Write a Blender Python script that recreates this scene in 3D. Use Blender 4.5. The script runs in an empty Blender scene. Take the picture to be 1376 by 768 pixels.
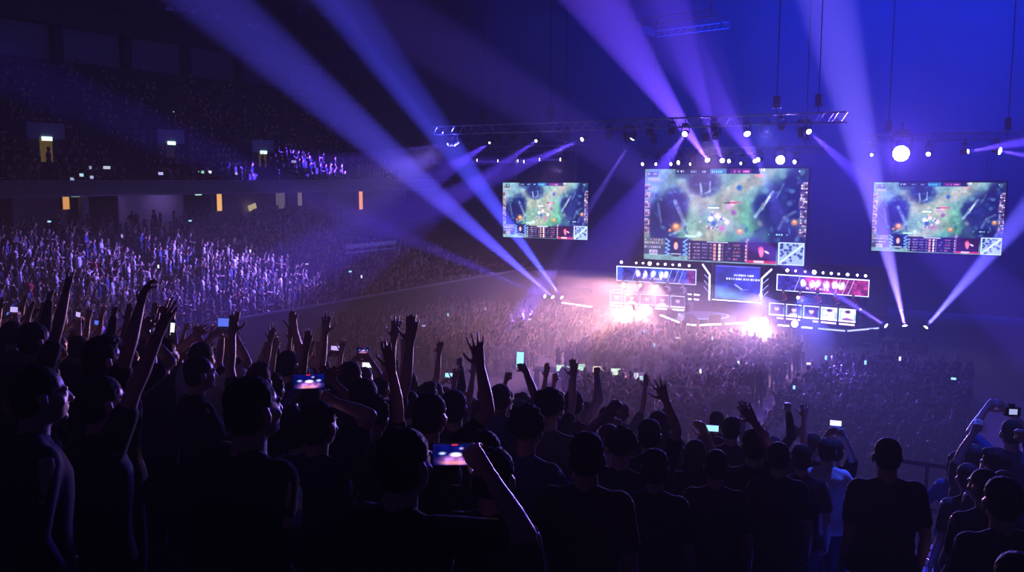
import bpy, math, random
import numpy as np
from mathutils import Vector, Matrix

# ------------------------------------------------------------------ camera, world, light, exposure
SC = bpy.context.scene
COL = SC.collection
F_PX = 1200.0
YAW = math.radians(30.6)
PITCH = math.radians(6.84)
EYE = Vector((0.0, 0.0, 10.0))
F0 = Vector((-math.sin(YAW), math.cos(YAW), 0.0))
RIGHT = Vector((math.cos(YAW), math.sin(YAW), 0.0))
FWD = F0 * math.cos(PITCH) + Vector((0, 0, -math.sin(PITCH)))
UP = F0 * math.sin(PITCH) + Vector((0, 0, math.cos(PITCH)))

cam_data = bpy.data.cameras.new('camera')
cam_data.sensor_width = 36.0
cam_data.lens = F_PX / 1376.0 * 36.0
cam_data.clip_start = 0.05
cam_data.clip_end = 400.0
cam = bpy.data.objects.new('camera', cam_data)
COL.objects.link(cam)
rot = Matrix((RIGHT, UP, -FWD)).transposed().to_4x4()
cam.matrix_world = Matrix.Translation(EYE) @ rot
SC.camera = cam

SC.view_settings.view_transform = 'Standard'
SC.view_settings.look = 'None'
SC.view_settings.gamma = 1.0
SC.view_settings.use_curve_mapping = False
SC.view_settings.exposure = 0.0

cy = SC.cycles
cy.use_denoising = True
try:
    cy.denoiser = 'OPENIMAGEDENOISE'
    cy.denoising_input_passes = 'RGB_ALBEDO_NORMAL'
except Exception:
    pass
cy.max_bounces = 3
cy.diffuse_bounces = 1
cy.glossy_bounces = 2
cy.transmission_bounces = 2
cy.volume_bounces = 0
cy.transparent_max_bounces = 6
cy.use_light_tree = True
cy.sample_clamp_indirect = 3.0
cy.caustics_reflective = False
cy.caustics_refractive = False

world = bpy.data.worlds.new('world')
SC.world = world
world.use_nodes = True
world.node_tree.nodes['Background'].inputs[0].default_value = (0.01, 0.015, 0.05, 1)
world.node_tree.nodes['Background'].inputs[1].default_value = 0.0

HAZE_DENSITY = 0.0028
HAZE_ANISO = 0.25
FOG_DENSITY = 0.036

def ray(px, py):
    return FWD + RIGHT * ((px - 688.0) / F_PX) + UP * ((384.0 - py) / F_PX)
def PB(px, py, b):
    d = ray(px, py); return EYE + d * (b / d.y)
def PZ(px, py, z):
    d = ray(px, py); return EYE + d * ((z - 10.0) / d.z)
def PA(px, py, a):
    d = ray(px, py); return EYE + d * (a / d.x)
def PD(px, py, depth):
    return EYE + ray(px, py) * depth
def proj(p):
    v = Vector(p) - EYE
    d = v.dot(FWD)
    if d < 0.01: return (-9999, -9999, d)
    return (688.0 + F_PX * v.dot(RIGHT) / d, 384.0 - F_PX * v.dot(UP) / d, d)

LIGHTS = []
def spot(name, loc, aim, col, power, size_deg, blend=0.25, radius=0.12, parent=None):
    l = bpy.data.lights.new(name, 'SPOT')
    l.energy = power; l.color = col[:3]
    l.spot_size = math.radians(size_deg); l.spot_blend = blend
    l.shadow_soft_size = radius
    o = bpy.data.objects.new(name, l); COL.objects.link(o)
    o.location = loc
    d = Vector(aim) - Vector(loc)
    o.rotation_euler = d.to_track_quat('-Z', 'Y').to_euler()
    LIGHTS.append(o)
    return o

# ------------------------------------------------------------------ helpers
def tag(o, label=None, cat=None, group=None, kind=None):
    if label: o['label'] = label
    if cat: o['category'] = cat
    if group: o['group'] = group
    if kind: o['kind'] = kind
    return o

def empty(name, loc=(0, 0, 0), rz=0.0):
    o = bpy.data.objects.new(name, None); COL.objects.link(o)
    o.location = loc; o.rotation_euler = (0, 0, rz)
    o.empty_display_size = 0.2
    return o

_m = {}
def mat(name, col, rough=0.6, metal=0.0, noise=0.0, nscale=6.0, emit=None, estr=0.0, spec=0.5):
    if name in _m: return _m[name]
    m = bpy.data.materials.new(name); m.use_nodes = True
    nt = m.node_tree; b = nt.nodes['Principled BSDF']
    b.inputs['Base Color'].default_value = (*col, 1)
    b.inputs['Roughness'].default_value = rough
    b.inputs['Metallic'].default_value = metal
    b.inputs['Specular IOR Level'].default_value = spec
    if noise > 0:
        tc = nt.nodes.new('ShaderNodeTexCoord'); n = nt.nodes.new('ShaderNodeTexNoise')
        n.inputs['Scale'].default_value = nscale; n.inputs['Detail'].default_value = 4
        r = nt.nodes.new('ShaderNodeMix'); r.data_type = 'RGBA'
        r.inputs[6].default_value = (*[c * (1 - noise) for c in col], 1)
        r.inputs[7].default_value = (*[min(1, c * (1 + noise)) for c in col], 1)
        nt.links.new(tc.outputs['Object'], n.inputs['Vector'])
        nt.links.new(n.outputs['Fac'], r.inputs[0]); nt.links.new(r.outputs[2], b.inputs['Base Color'])
    if emit is not None:
        b.inputs['Emission Color'].default_value = (*emit, 1)
        b.inputs['Emission Strength'].default_value = estr
        m.cycles.emission_sampling = 'NONE'
    _m[name] = m
    return m

def glow(name, col, s, sampling='NONE'):
    if name in _m: return _m[name]
    m = bpy.data.materials.new(name); m.use_nodes = True
    nt = m.node_tree; nt.nodes.clear()
    o = nt.nodes.new('ShaderNodeOutputMaterial'); e = nt.nodes.new('ShaderNodeEmission')
    e.inputs[0].default_value = (*col, 1); e.inputs[1].default_value = s
    nt.links.new(e.outputs[0], o.inputs[0])
    m.cycles.emission_sampling = sampling
    _m[name] = m
    return m

class MB:
    """collects simple closed shapes into one mesh"""
    def __init__(s): s.v = []; s.f = []; s.mi = []; s.cur = 0
    def add(s, vs, fs):
        n = len(s.v); s.v += [tuple(v) for v in vs]
        s.f += [tuple(i + n for i in f) for f in fs]; s.mi += [s.cur] * len(fs)
    def box(s, c, d, R=None):
        c = Vector(c); vs = []
        for x in (-.5, .5):
            for y in (-.5, .5):
                for z in (-.5, .5):
                    p = Vector((x * d[0], y * d[1], z * d[2]))
                    if R is not None: p = R @ p
                    vs.append(c + p)
        s.add(vs, [(0, 1, 3, 2), (4, 6, 7, 5), (0, 4, 5, 1), (2, 3, 7, 6), (0, 2, 6, 4), (1, 5, 7, 3)])
    def box2(s, a, b):
        a = Vector(a); b = Vector(b); s.box((a + b) / 2, [abs(b[i] - a[i]) for i in range(3)])
    def tube(s, p0, p1, r0, r1=None, n=8):
        p0 = Vector(p0); p1 = Vector(p1); r1 = r0 if r1 is None else r1
        d = (p1 - p0).normalized()
        u = d.orthogonal().normalized(); w = d.cross(u)
        vs = []
        for p, r in ((p0, r0), (p1, r1)):
            for i in range(n):
                t = 2 * math.pi * i / n
                vs.append(p + (u * math.cos(t) + w * math.sin(t)) * r)
        fs = [(i, (i + 1) % n, n + (i + 1) % n, n + i) for i in range(n)]
        fs += [tuple(range(n - 1, -1, -1)), tuple(range(n, 2 * n))]
        s.add(vs, fs)
    def lathe(s, p0, d, prof, n=16):
        """prof: (dist along d, radius)"""
        p0 = Vector(p0); d = Vector(d).normalized(); u = d.orthogonal().normalized(); w = d.cross(u)
        vs = []
        for (h, r) in prof:
            for i in range(n):
                t = 2 * math.pi * i / n
                vs.append(p0 + d * h + (u * math.cos(t) + w * math.sin(t)) * r)
        fs = []
        for k in range(len(prof) - 1):
            for i in range(n):
                j = (i + 1) % n
                fs.append((k * n + i, k * n + j, (k + 1) * n + j, (k + 1) * n + i))
        fs += [tuple(range(n - 1, -1, -1)), tuple(range((len(prof) - 1) * n, len(prof) * n))]
        s.add(vs, fs)
    def prism(s, pts, z0, z1):
        n = len(pts)
        vs = [(p[0], p[1], z0) for p in pts] + [(p[0], p[1], z1) for p in pts]
        fs = [(i, (i + 1) % n, n + (i + 1) % n, n + i) for i in range(n)]
        fs += [tuple(range(n - 1, -1, -1)), tuple(range(n, 2 * n))]
        s.add(vs, fs)
    def build(s, name, m, parent=None, smooth=False):
        me = bpy.data.meshes.new(name); me.from_pydata(s.v, [], s.f)
        for x in (m if isinstance(m, (list, tuple)) else [m]): me.materials.append(x)
        if any(s.mi): me.polygons.foreach_set('material_index', s.mi)
        if smooth: me.polygons.foreach_set('use_smooth', [True] * len(me.polygons))
        me.update()
        o = bpy.data.objects.new(name, me); COL.objects.link(o)
        if parent is not None: o.parent = parent
        return o

def copy_tree(o, parent=None):
    c = o.copy(); COL.objects.link(c); c.parent = parent
    for ch in list(o.children): copy_tree(ch, c)
    return c

def text_mesh(name, s, size, m, parent=None, loc=(0, 0, 0), rot=(math.pi / 2, 0, 0), depth=0.002):
    cu = bpy.data.curves.new(name, 'FONT'); cu.body = s; cu.size = size
    cu.align_x = 'CENTER'; cu.align_y = 'CENTER'; cu.extrude = depth; cu.resolution_u = 2
    to = bpy.data.objects.new(name, cu); COL.objects.link(to)
    dg = bpy.context.evaluated_depsgraph_get()
    me = bpy.data.meshes.new_from_object(to.evaluated_get(dg))
    bpy.data.objects.remove(to)
    me.materials.clear(); me.materials.append(m)
    o = bpy.data.objects.new(name, me); COL.objects.link(o); o.parent = parent
    o.location = loc; o.rotation_euler = rot
    return o

BLACK = mat('black_metal', (0.012, 0.012, 0.014), 0.45, 0.6, noise=0.2)
DARK = mat('dark_plastic', (0.02, 0.02, 0.025), 0.55, noise=0.2)
STEEL = mat('brushed_steel', (0.25, 0.26, 0.28), 0.35, 0.9, noise=0.15)

ORD = ('first', 'second', 'third', 'fourth', 'fifth', 'sixth', 'seventh', 'eighth', 'ninth', 'tenth', 'eleventh', 'twelfth', 'thirteenth')
# ------------------------------------------------------------------ haze in the hall
def build_haze():
    nt = world.node_tree          # the closed hall is filled with thin, even theatrical haze
    o = nt.nodes['World Output']; s = nt.nodes.new('ShaderNodeVolumeScatter')
    s.inputs['Color'].default_value = (1, 1, 1, 1)
    s.inputs['Density'].default_value = HAZE_DENSITY
    s.inputs['Anisotropy'].default_value = HAZE_ANISO
    nt.links.new(s.outputs[0], o.inputs['Volume'])
build_haze()
def fog_bank():
    m = bpy.data.materials.new('low_fog'); m.use_nodes = True
    nt = m.node_tree; nt.nodes.clear()
    o = nt.nodes.new('ShaderNodeOutputMaterial'); s = nt.nodes.new('ShaderNodeVolumeScatter')
    s.inputs['Density'].default_value = FOG_DENSITY; s.inputs['Anisotropy'].default_value = .2
    nt.links.new(s.outputs[0], o.inputs['Volume'])
    for (c, r, t) in (((-22.0, 44.0, 1.8), (14.0, 11.0, 3.0), 'low bank of stage fog glowing warm before the left half of the stage'),):
        vs, fs = [], []; n, k_ = 48, 24
        for k in range(1, k_):
            a = math.pi * k / k_
            for i in range(n):
                q = 2 * math.pi * i / n; vs.append((c[0] + r[0] * math.sin(a) * math.cos(q), c[1] + r[1] * math.sin(a) * math.sin(q), max(.01, c[2] + r[2] * math.cos(a))))
        vs += [(c[0], c[1], c[2] + r[2]), (c[0], c[1], .01)]; e = len(vs) - 2
        for k in range(k_ - 2):
            for i in range(n): j = (i + 1) % n; fs.append((k * n + i, (k + 1) * n + i, (k + 1) * n + j, k * n + j))
        for i in range(n): j = (i + 1) % n; fs += [(e, i, j), (e + 1, (k_ - 2) * n + j, (k_ - 2) * n + i)]
        b = MB(); b.add(vs, fs); tag(b.build('fog', m), t, 'fog', kind='stuff')
fog_bank()

CONC = mat('painted_concrete', (0.10, 0.10, 0.11), 0.75, noise=0.35, nscale=1.5)
CONC_D = mat('dark_concrete', (0.035, 0.036, 0.045), 0.8, noise=0.3, nscale=1.2)
FLOORM = mat('arena_floor', (0.13, 0.12, 0.13), 0.85, noise=0.3, nscale=0.7, spec=.15)
WALLD = mat('dark_wall', (0.02, 0.021, 0.028), 0.85, noise=0.3, nscale=0.8)
def struct(mb, name, m):
    return tag(mb.build(name, m), kind='structure')

b = MB(); b.box2((-75, -4, -0.3), (32, 75, 0)); struct(b, 'floor', FLOORM)
b = MB(); b.box2((-75, 74, 0), (32, 74.6, 34)); struct(b, 'wall_back', WALLD)
b = MB(); b.box2((31, -4, 0), (31.6, 75, 34)); struct(b, 'wall_right', WALLD)
b = MB(); b.box2((-75.5, -4, 0), (-75, 75, 34)); struct(b, 'wall_left', WALLD)
b = MB(); b.box2((-75.5, -4.4, 0), (32, -4, 34)); struct(b, 'wall_near', WALLD)
b = MB(); b.box2((-75.5, -4.4, 33), (32, 75, 33.6)); struct(b, 'ceiling', WALLD)

# roof beams: parallel lattice girders across the hall with purlins
def roof_truss(y, z, x0, x1, h, n):
    b = MB()
    b.tube((x0, y, z), (x1, y, z), .12, n=6); b.tube((x0, y, z + h), (x1, y, z + h), .12, n=6)
    for i in range(n):
        xa = x0 + (x1 - x0) * i / n; xb = x0 + (x1 - x0) * (i + 1) / n
        b.tube((xa, y, z), ((xa + xb) / 2, y, z + h), .06, n=5); b.tube(((xa + xb) / 2, y, z + h), (xb, y, z), .06, n=5)
    return tag(b.build('roof_girder', BLACK), kind='structure')
for i, y in enumerate((12, 22, 32, 42, 52, 62)):
    roof_truss(y, 27.5, -75, 31, 2.6, 30)
b = MB()
for x in (-64, -54, -44, -34, -24, -14, -4, 6, 16): b.box2((x - .12, -4, 30.2), (x + .12, 74, 30.5))
struct(b, 'roof_purlin_beam', BLACK)

# near stand: tiers facing the stage. g(b) follows eye minus 1.85 then falls 0.27 per metre
TREAD = 0.85
def tier_z(k): return 8.15 - 0.27 * TREAD * k
AX0, AX1 = -1.42, -0.42     # the aisle
K_END = 12
def land_z(j): return tier_z(6) - .16 - .048 * j
def terrace():
    b = MB()
    for k in range(-4, K_END + 1):
        for (x0, x1) in ((-48, AX0), (AX1, 30)):
            b.box2((x0, (k - .5) * TREAD, tier_z(k) - 1.0), (x1, (k + .5) * TREAD, tier_z(k)))
    struct(b, 'terrace_floor', CONC_D)
    b = MB()
    for k in range(-4, 7):
        for j in (0, 1):
            z = tier_z(k) - 0.1148 * j
            y0 = (k - .5 + .5 * j) * TREAD
            b.box2((AX0, y0, z - 1.0), (AX1, y0 + TREAD / 2, z))
    for j in range(15): b.box2((AX0, 6.5 * TREAD + j * .34, 4.5), (AX1, 6.5 * TREAD + (j + 1) * .34, land_z(j)))
    struct(b, 'stair_floor', mat('stair_paint', (0.06, 0.07, 0.14), 0.5, noise=0.3, nscale=5))
    b = MB()
    for j in range(15):
        y1 = 6.5 * TREAD + .30 + j * .34; b.box2((AX0 + .02, y1 - .13, land_z(j)), (AX1 - .02, y1 + .03, land_z(j) + .008))
    for k in range(-4, 7):
        for j in (0, 1):
            z = tier_z(k) - 0.1148 * j
            y1 = (k - .5 + .5 * (j + 1)) * TREAD
            b.box2((AX0 + .02, y1 - .13, z), (AX1 - .02, y1 + .004, z + .008))
    tag(b.build('trim_1', mat('stair_nosing', (0.35, 0.42, 0.75), 0.35, noise=0.2, nscale=9)), kind='structure')
    yb = (K_END + .5) * TREAD
    b = MB(); b.box2((-48, yb, 0), (30, yb + .25, tier_z(K_END) + .35)); struct(b, 'wall_terrace_front', CONC_D)
terrace()
GUARD_Y = (K_END + .5) * TREAD
# ------------------------------------------------------------------ side stand (lower bowl, balcony, upper tier)
LB_A0, LB_Z0, LB_RUN, LB_RISE, LB_N = -37.0, 1.6, 0.82, 0.30, 16
UB_A0, UB_Z0, UB_RUN, UB_RISE, UB_N = -46.6, 9.95, 0.80, 0.50, 17
SB0, SB1 = 12.0, 70.0
VOMS = [(21.0, 6), (31.5, 5), (41.5, 4), (51.5, 4)]   # openings in the upper tier: (centre y, row)
def side_stand():
    b = MB()
    for k in range(LB_N):
        b.box2((LB_A0 - k * LB_RUN, SB0, 0), (LB_A0 - (k + 1) * LB_RUN, SB1, LB_Z0 + k * LB_RISE))
    struct(b, 'side_terrace_floor', CONC_D)
    b = MB(); b.box2((LB_A0 + .25, SB0, 0), (LB_A0, SB1, LB_Z0 + .95)); struct(b, 'side_parapet_wall', CONC_D)
    # concourse behind the lower bowl
    ztop = LB_Z0 + LB_N * LB_RISE
    a1 = LB_A0 - LB_N * LB_RUN
    b = MB(); b.box2((a1, SB0, 0), (a1 - 7, SB1, ztop - .25)); struct(b, 'concourse_floor', CONC)
    wa = a1 - 3.2
    # wall panels with doorways
    doors = [(29.7, 31.2), (34.6, 38.4), (43.6, 46.2), (52.5, 54.2), (56.8, 59.0)]
    b = MB(); y = SB0
    for (d0, d1) in doors:
        b.box2((wa - .2, y, ztop - .3), (wa, d0, 9.1)); y = d1
    b.box2((wa - .2, y, ztop - .3), (wa, SB1, 9.1))
    struct(b, 'concourse_wall', mat('painted_wall', (0.34, 0.28, 0.40), 0.7, noise=0.2, nscale=2))
    # balcony slab and fascia
    b = MB(); b.box2((UB_A0 + .35, SB0, 9.1), (-62, SB1, 9.5)); struct(b, 'balcony_floor', CONC_D)
    b = MB(); b.box2((UB_A0 + .55, SB0, 9.08), (UB_A0 + .3, SB1, 9.9)); struct(b, 'trim_2', mat('fascia_paint', (0.035, 0.04, 0.07), 0.5, noise=0.15, nscale=1))
    b = MB(); b.box2((UB_A0 + .62, SB0, 9.02), (UB_A0 + .55, SB1, 9.10)); b.box2((UB_A0 + .62, SB0, 9.86), (UB_A0 + .28, SB1, 9.92))
    struct(b, 'trim_3', mat('fascia_edge', (0.16, 0.16, 0.22), 0.5))
    b = MB()
    for k in range(UB_N):
        b.box2((UB_A0 + .3 - k * UB_RUN, SB0, 9.1), (UB_A0 + .3 - (k + 1) * UB_RUN, SB1, UB_Z0 + k * UB_RISE - .6))
    struct(b, 'upper_terrace_floor', CONC_D)
    # wall and glazed boxes above the upper tier
    ta = UB_A0 - UB_N * UB_RUN
    b = MB(); b.box2((ta, SB0, 9), (ta - .3, SB1, 17.9)); struct(b, 'upper_wall', WALLD)
    pm = mat('grey_panel', (0.16, 0.165, 0.2), 0.6, noise=0.2, nscale=1.3)
    for i, y in enumerate(np.arange(16.9, 66, 5.5)):
        b = MB(); b.box2((ta - .25, y + .35, 18.2), (ta - .1, y + 5.15, 20.6))
        struct(b, 'upper_wall_panel', pm)
        b = MB(); b.box2((ta - .4, y - .3, 17.5), (ta + .5, y + .3, 22.5)); struct(b, 'pillar', BLACK)
    b = MB(); b.box2((ta - .5, SB0, 20.6), (ta + 1.0, SB1, 22.2)); b.box2((ta - .5, SB0, 17.7), (ta + .4, SB1, 18.2)); struct(b, 'upper_beam', WALLD)
    b = MB(); b.box2((ta - .6, SB0, 17.0), (ta - .4, SB1, 33)); struct(b, 'upper_back_wall', WALLD)
    return ztop, a1, wa
CZ, CA, WA = side_stand()

WARM = (1.0, 0.42, 0.12)
def lit_doorway(y, w, z0, z1, col, s, lbl, a=WA + .05, pw=20):
    """an open doorway with the lit corridor wall seen through it"""
    r = empty('lit_doorway', (a, y, z0))
    tag(r, lbl, 'doorway')
    b = MB(); b.box2((-.05, -w / 2, 0), (0, w / 2, z1 - z0)); b.build('lit_panel', glow('lit_%d' % int(abs(y) * 10), col, s), r)  # glow stands in for light from the corridor
    b = MB(); b.box2((-.04, -w / 2 - .12, 0), (.1, -w / 2, z1 - z0 + .1)); b.box2((-.04, w / 2, 0), (.1, w / 2 + .12, z1 - z0 + .1))
    b.box2((-.04, -w / 2 - .12, z1 - z0), (.1, w / 2 + .12, z1 - z0 + .12)); b.build('door_frame', BLACK, r)
    return r
def pa(px, py, a): return PA(px, py, a)
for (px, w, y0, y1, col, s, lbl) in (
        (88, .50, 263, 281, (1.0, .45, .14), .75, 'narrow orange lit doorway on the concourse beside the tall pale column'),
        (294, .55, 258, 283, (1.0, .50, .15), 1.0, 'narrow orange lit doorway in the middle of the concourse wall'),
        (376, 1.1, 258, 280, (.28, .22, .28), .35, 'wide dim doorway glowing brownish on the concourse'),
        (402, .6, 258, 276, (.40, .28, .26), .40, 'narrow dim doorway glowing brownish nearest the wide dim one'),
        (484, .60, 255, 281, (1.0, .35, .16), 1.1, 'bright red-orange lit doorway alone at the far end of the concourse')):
    p = PA(px, y1, WA); q = PA(px, y0, WA)
    lit_doorway(p.y, w, p.z, q.z, col, s, lbl)
# tall pale column and small poster on the concourse
p = PA(113, 284, WA + 1.2)
b = MB(); b.box2((p.x - .2, p.y - .22, CZ - .3), (p.x + .2, p.y + .22, 9.1)); struct(b, 'concourse_pillar', mat('pale_paint', (.45, .5, .7), .5, noise=.1))
p = PA(339, 278, WA + .4)
r = empty('poster_board', p); tag(r, 'small yellowish lit notice board tilted on the concourse rail', 'sign')
b = MB(); b.box((0, 0, 0), (.05, .8, .42), Matrix.Rotation(.3, 3, 'X')); b.build('board', glow('poster_glow', (.9, .7, .35), .55), r)
b = MB(); b.tube((0.0, 0, -.9), (0, 0, -.15), .03); b.build('stand', BLACK, r)

def added_concourse_lamp(y, col, p, lbl):  # lamps put in to light the concourse wall violet
    r = empty('ceiling_lamp', (WA + 1.6, y, 9.08)); tag(r, lbl, 'lamp')
    b = MB(); b.box((0, 0, -.03), (.3, 1.4, .06)); b.build('housing', DARK, r)
    b = MB(); b.box((0, 0, -.07), (.22, 1.3, .02)); b.build('diffuser', glow('conc_glow', (.5, .35, 1), 1.0), r)
    for dy in (-2.2, 2.2): spot('lamp_light', (WA + 1.6, y + dy, 8.95), (WA, y + dy, 8.0), col, p, 150, 1.0, .2)
added_concourse_lamp(26.0, (.42, .30, 1.0), 60, 'violet ceiling lamp under the balcony at the far left of the concourse')
added_concourse_lamp(39.5, (.42, .30, 1.0), 60, 'violet ceiling lamp under the balcony right of the pale column')
# green exit signs under the balcony and over the openings
def exit_sign(p, lbl, s=1.5, size=.55):
    r = empty('exit_sign', p); tag(r, lbl, 'sign')
    b = MB(); b.box((0, 0, 0), (.06, size, size * .4)); b.build('housing', DARK, r)
    b = MB(); b.box((.035, 0, 0), (.01, size * .92, size * .34)); b.build('lit_face', glow('exit_glow', (.55, 1.0, .75), s), r)
exit_sign(PA(101, 262, UB_A0 + .2), 'small green-white exit sign under the balcony edge by the pale column')
exit_sign(PA(266, 260, UB_A0 + .2), 'small green-white exit sign under the balcony edge by the middle orange doorway')

# vomitories of the upper tier: parapet box, opening, sign
VOM_BOX = []
def vomitory(px, py_top, wpx, hpx, glowcol, gs, lbl, a):
    p = PA(px, py_top, a); s = p.y
    dpt = (p - EYE).dot(FWD)
    w = wpx / F_PX * dpt / .86; h = hpx / F_PX * dpt
    VOM_BOX.append((a, p.y, w / 2 + .5))
    r = empty('stair_opening', (a, p.y, p.z)); tag(r, lbl, 'stair opening')
    b = MB(); b.box2((-.1, -w / 2, -.9), (.1, w / 2, 0)); b.box2((-2.2, -w / 2 - .1, -.9), (.1, -w / 2, 0)); b.box2((-2.2, w / 2, -.9), (.1, w / 2 + .1, 0))
    b.build('parapet', mat('parapet_paint', (.22, .25, .34), .6, noise=.2, nscale=2), r)
    b = MB(); b.box2((-.05, -w * .17, -h), (0.04, w * .17, -.9)); b.build('lit_passage', glow('pass_%d' % px, glowcol, gs), r)  # slab glows in place of light inside the passage
    b = MB(); b.box2((-2.0, -w / 2, -h), (-.06, w / 2, -.9)); b.build('side_walls', CONC_D, r)
    b = MB(); b.box2((.1, -.3, -1.0), (.16, .3, -.78)); b.build('lit_sign', glow('exit_glow2', (.6, 1.0, .8), 2.2), r)
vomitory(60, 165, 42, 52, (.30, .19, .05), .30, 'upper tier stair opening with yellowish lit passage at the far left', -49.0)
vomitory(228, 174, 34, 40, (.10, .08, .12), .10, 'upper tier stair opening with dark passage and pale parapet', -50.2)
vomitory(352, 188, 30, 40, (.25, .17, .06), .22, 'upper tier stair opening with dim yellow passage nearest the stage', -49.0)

# little white wall lights high in the upper tier
def wall_lamp(p, lbl, s=3.0):
    r = empty('wall_lamp', p); tag(r, lbl, 'lamp')
    b = MB(); b.tube((0, 0, 0), (.12, 0, 0), .13); b.build('housing', DARK, r)
    b = MB(); b.lathe((.12, 0, 0), (1, 0, 0), [(0, .11), (.05, .09), (.08, .03)]); b.build('bulb', glow('lamp_white', (1, .95, .85), s), r)
wall_lamp(PA(167, 152, -56), 'tiny white lamp among the dark upper seats, left one of two')
wall_lamp(PA(232, 152, -56), 'tiny white lamp among the dark upper seats, right one of two')
for i, (x, y) in enumerate([(227, 8), (243, 8), (260, 12), (292, 19), (337, 30), (345, 32), (402, 11), (435, 17)]):
    r = empty('house_lamp', PA(x, y, -52)); tag(r, 'unlit house lamp under the dark roof, %s from the left' % ('first', 'second', 'third', 'fourth', 'fifth', 'sixth', 'seventh', 'eighth')[i], 'lamp', 'unlit house lamps under the roof')
    b = MB(); b.lathe((0, 0, 0), (0, 0, -1), [(0, .12), (.25, .34), (.3, .34)]); b.build('reflector', mat('pale_metal', (.5, .55, .6), .4, .6), r)
    b = MB(); b.tube((0, 0, 0), (0, 0, 2.0), .02, n=5); b.build('cord', BLACK, r)

# glowing desk screens along the balcony rail
for i, (x0, x1, y, c, s, lbl) in enumerate([
        (90, 104, 240, (.4, .55, .9), .8, 'long pale blue desk screen on the balcony rail, lowest left of the cluster'),
        (104, 112, 235, (.5, .8, 1), 1.0, 'small cyan desk screen on the balcony rail between two longer ones'),
        (121, 131, 238, (.55, .6, .95), .8, 'pale desk screen on the balcony rail right of the cyan one'),
        (116, 123, 225, (.5, .6, .9), .6, 'small upper desk screen in the second row above the balcony'),
        (139, 148, 225, (.7, .75, .95), .8, 'bright upper desk screen in the second row above the balcony'),
        (213, 219, 233, (.5, .5, 1), 1.1, 'blue-white glowing screen on the balcony rail right of the desk cluster'),
        (267, 274, 231, (.4, 1, .7), .8, 'green glowing screen on the balcony rail'),
        (280, 284, 231, (.8, .8, 1), 1.2, 'upright white glowing screen on the balcony rail next to the green one'),
        (316, 319, 233, (.5, .4, 1), 1.0, 'upright violet glowing screen on the balcony rail'),
        (392, 398, 217, (.4, .35, 1), .9, 'small blue-violet screen high above the balcony, nearest the stage')]):
    a = UB_A0 - .35
    p = PA(x0, y + 2, a); q = PA(x1, y - 2, a)
    r = empty('desk_screen', (a, (p.y + q.y) / 2, (p.z + q.z) / 2)); tag(r, lbl, 'screen')
    w = abs(q.y - p.y)
    b = MB(); b.box((0, 0, 0), (.02, w, .17)); b.build('display', glow('desk_%d' % i, c, s), r)
    b = MB(); b.box((-.03, 0, 0), (.03, w + .05, .21)); b.box((-.05, 0, -.2), (.03, .05, .25)); b.build('casing', DARK, r)

# pale rail boards where the lower bowl meets the stage end
r = empty('rail_board', PA(500, 333, -41)); tag(r, 'long pale rail board above the empty seats at the stage end of the side stand', 'barrier')
L = (PA(538, 326, -41) - PA(472, 333, -41)).y
b = MB(); b.box((0, 0, .25), (.06, L, .28)); b.build('upper_board', mat('pale_board', (.6, .6, .75), .4, noise=.1), r)
b = MB(); b.box((0.2, -.3, -.15), (.06, L, .10)); b.build('lower_board', mat('pale_board', (1, 1, 1)), r)
b = MB()
for y in (-.48, -.16, .16, .48): b.tube((.1, y * L, -1.0), (.1, y * L, .2), .03)
b.build('posts', BLACK, r)
# front rail of the lower bowl (thin pale top edge)
b = MB(); b.box2((LB_A0 + .3, SB0, LB_Z0 + .9), (LB_A0 - .02, SB1, LB_Z0 + .98)); tag(b.build('trim_4', mat('pale_board2', (.4, .4, .5), .4, noise=.1)), kind='structure')
# guard rail on the near stand front
def guard():
    r = empty('guard_rail', (0, GUARD_Y + .1, tier_z(K_END) + .35)); tag(r, 'long steel guard rail along the front edge of the near stand', 'rail')
    b = MB(); b.tube((-46, 0, .55), (29, 0, .55), .025); b.tube((-46, 0, .28), (29, 0, .28), .015); b.build('handrail', STEEL, r)
    b = MB()
    for x in np.arange(-46, 29, 1.5): b.tube((x, 0, 0), (x, 0, .55), .02)
    tag(b.build('posts', STEEL, r), kind='stuff')
guard()
def stair_rail(x0, lbl):
    r = empty('stair_rail', (x0, 5 * TREAD, tier_z(5))); tag(r, lbl, 'rail')
    b = MB(); b.tube((0, 0, .9), (0, 7.3 * TREAD, .9 - 7.3 * .27 * TREAD), .022); b.build('handrail', STEEL, r)
    for j in (0, 3.6, 7.2):
        b = MB(); b.tube((0, j * TREAD, -.27 * TREAD * j), (0, j * TREAD, .9 - .27 * TREAD * j), .02); b.build('post', STEEL, r)
def landing_rail():
    z = land_z(14); y = GUARD_Y - .05
    r = empty('landing_rail', ((AX0 + AX1) / 2, y, z)); tag(r, 'low steel rail across the end of the lit aisle landing', 'rail')
    b = MB(); b.tube((-.52, 0, .92), (.52, 0, .92), .022); b.tube((-.52, 0, .5), (.52, 0, .5), .015); b.build('handrail', STEEL, r)
    for x in (-.5, .0, .5): b = MB(); b.tube((x, 0, 0), (x, 0, .92), .02); b.build('post', STEEL, r)
landing_rail()
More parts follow.
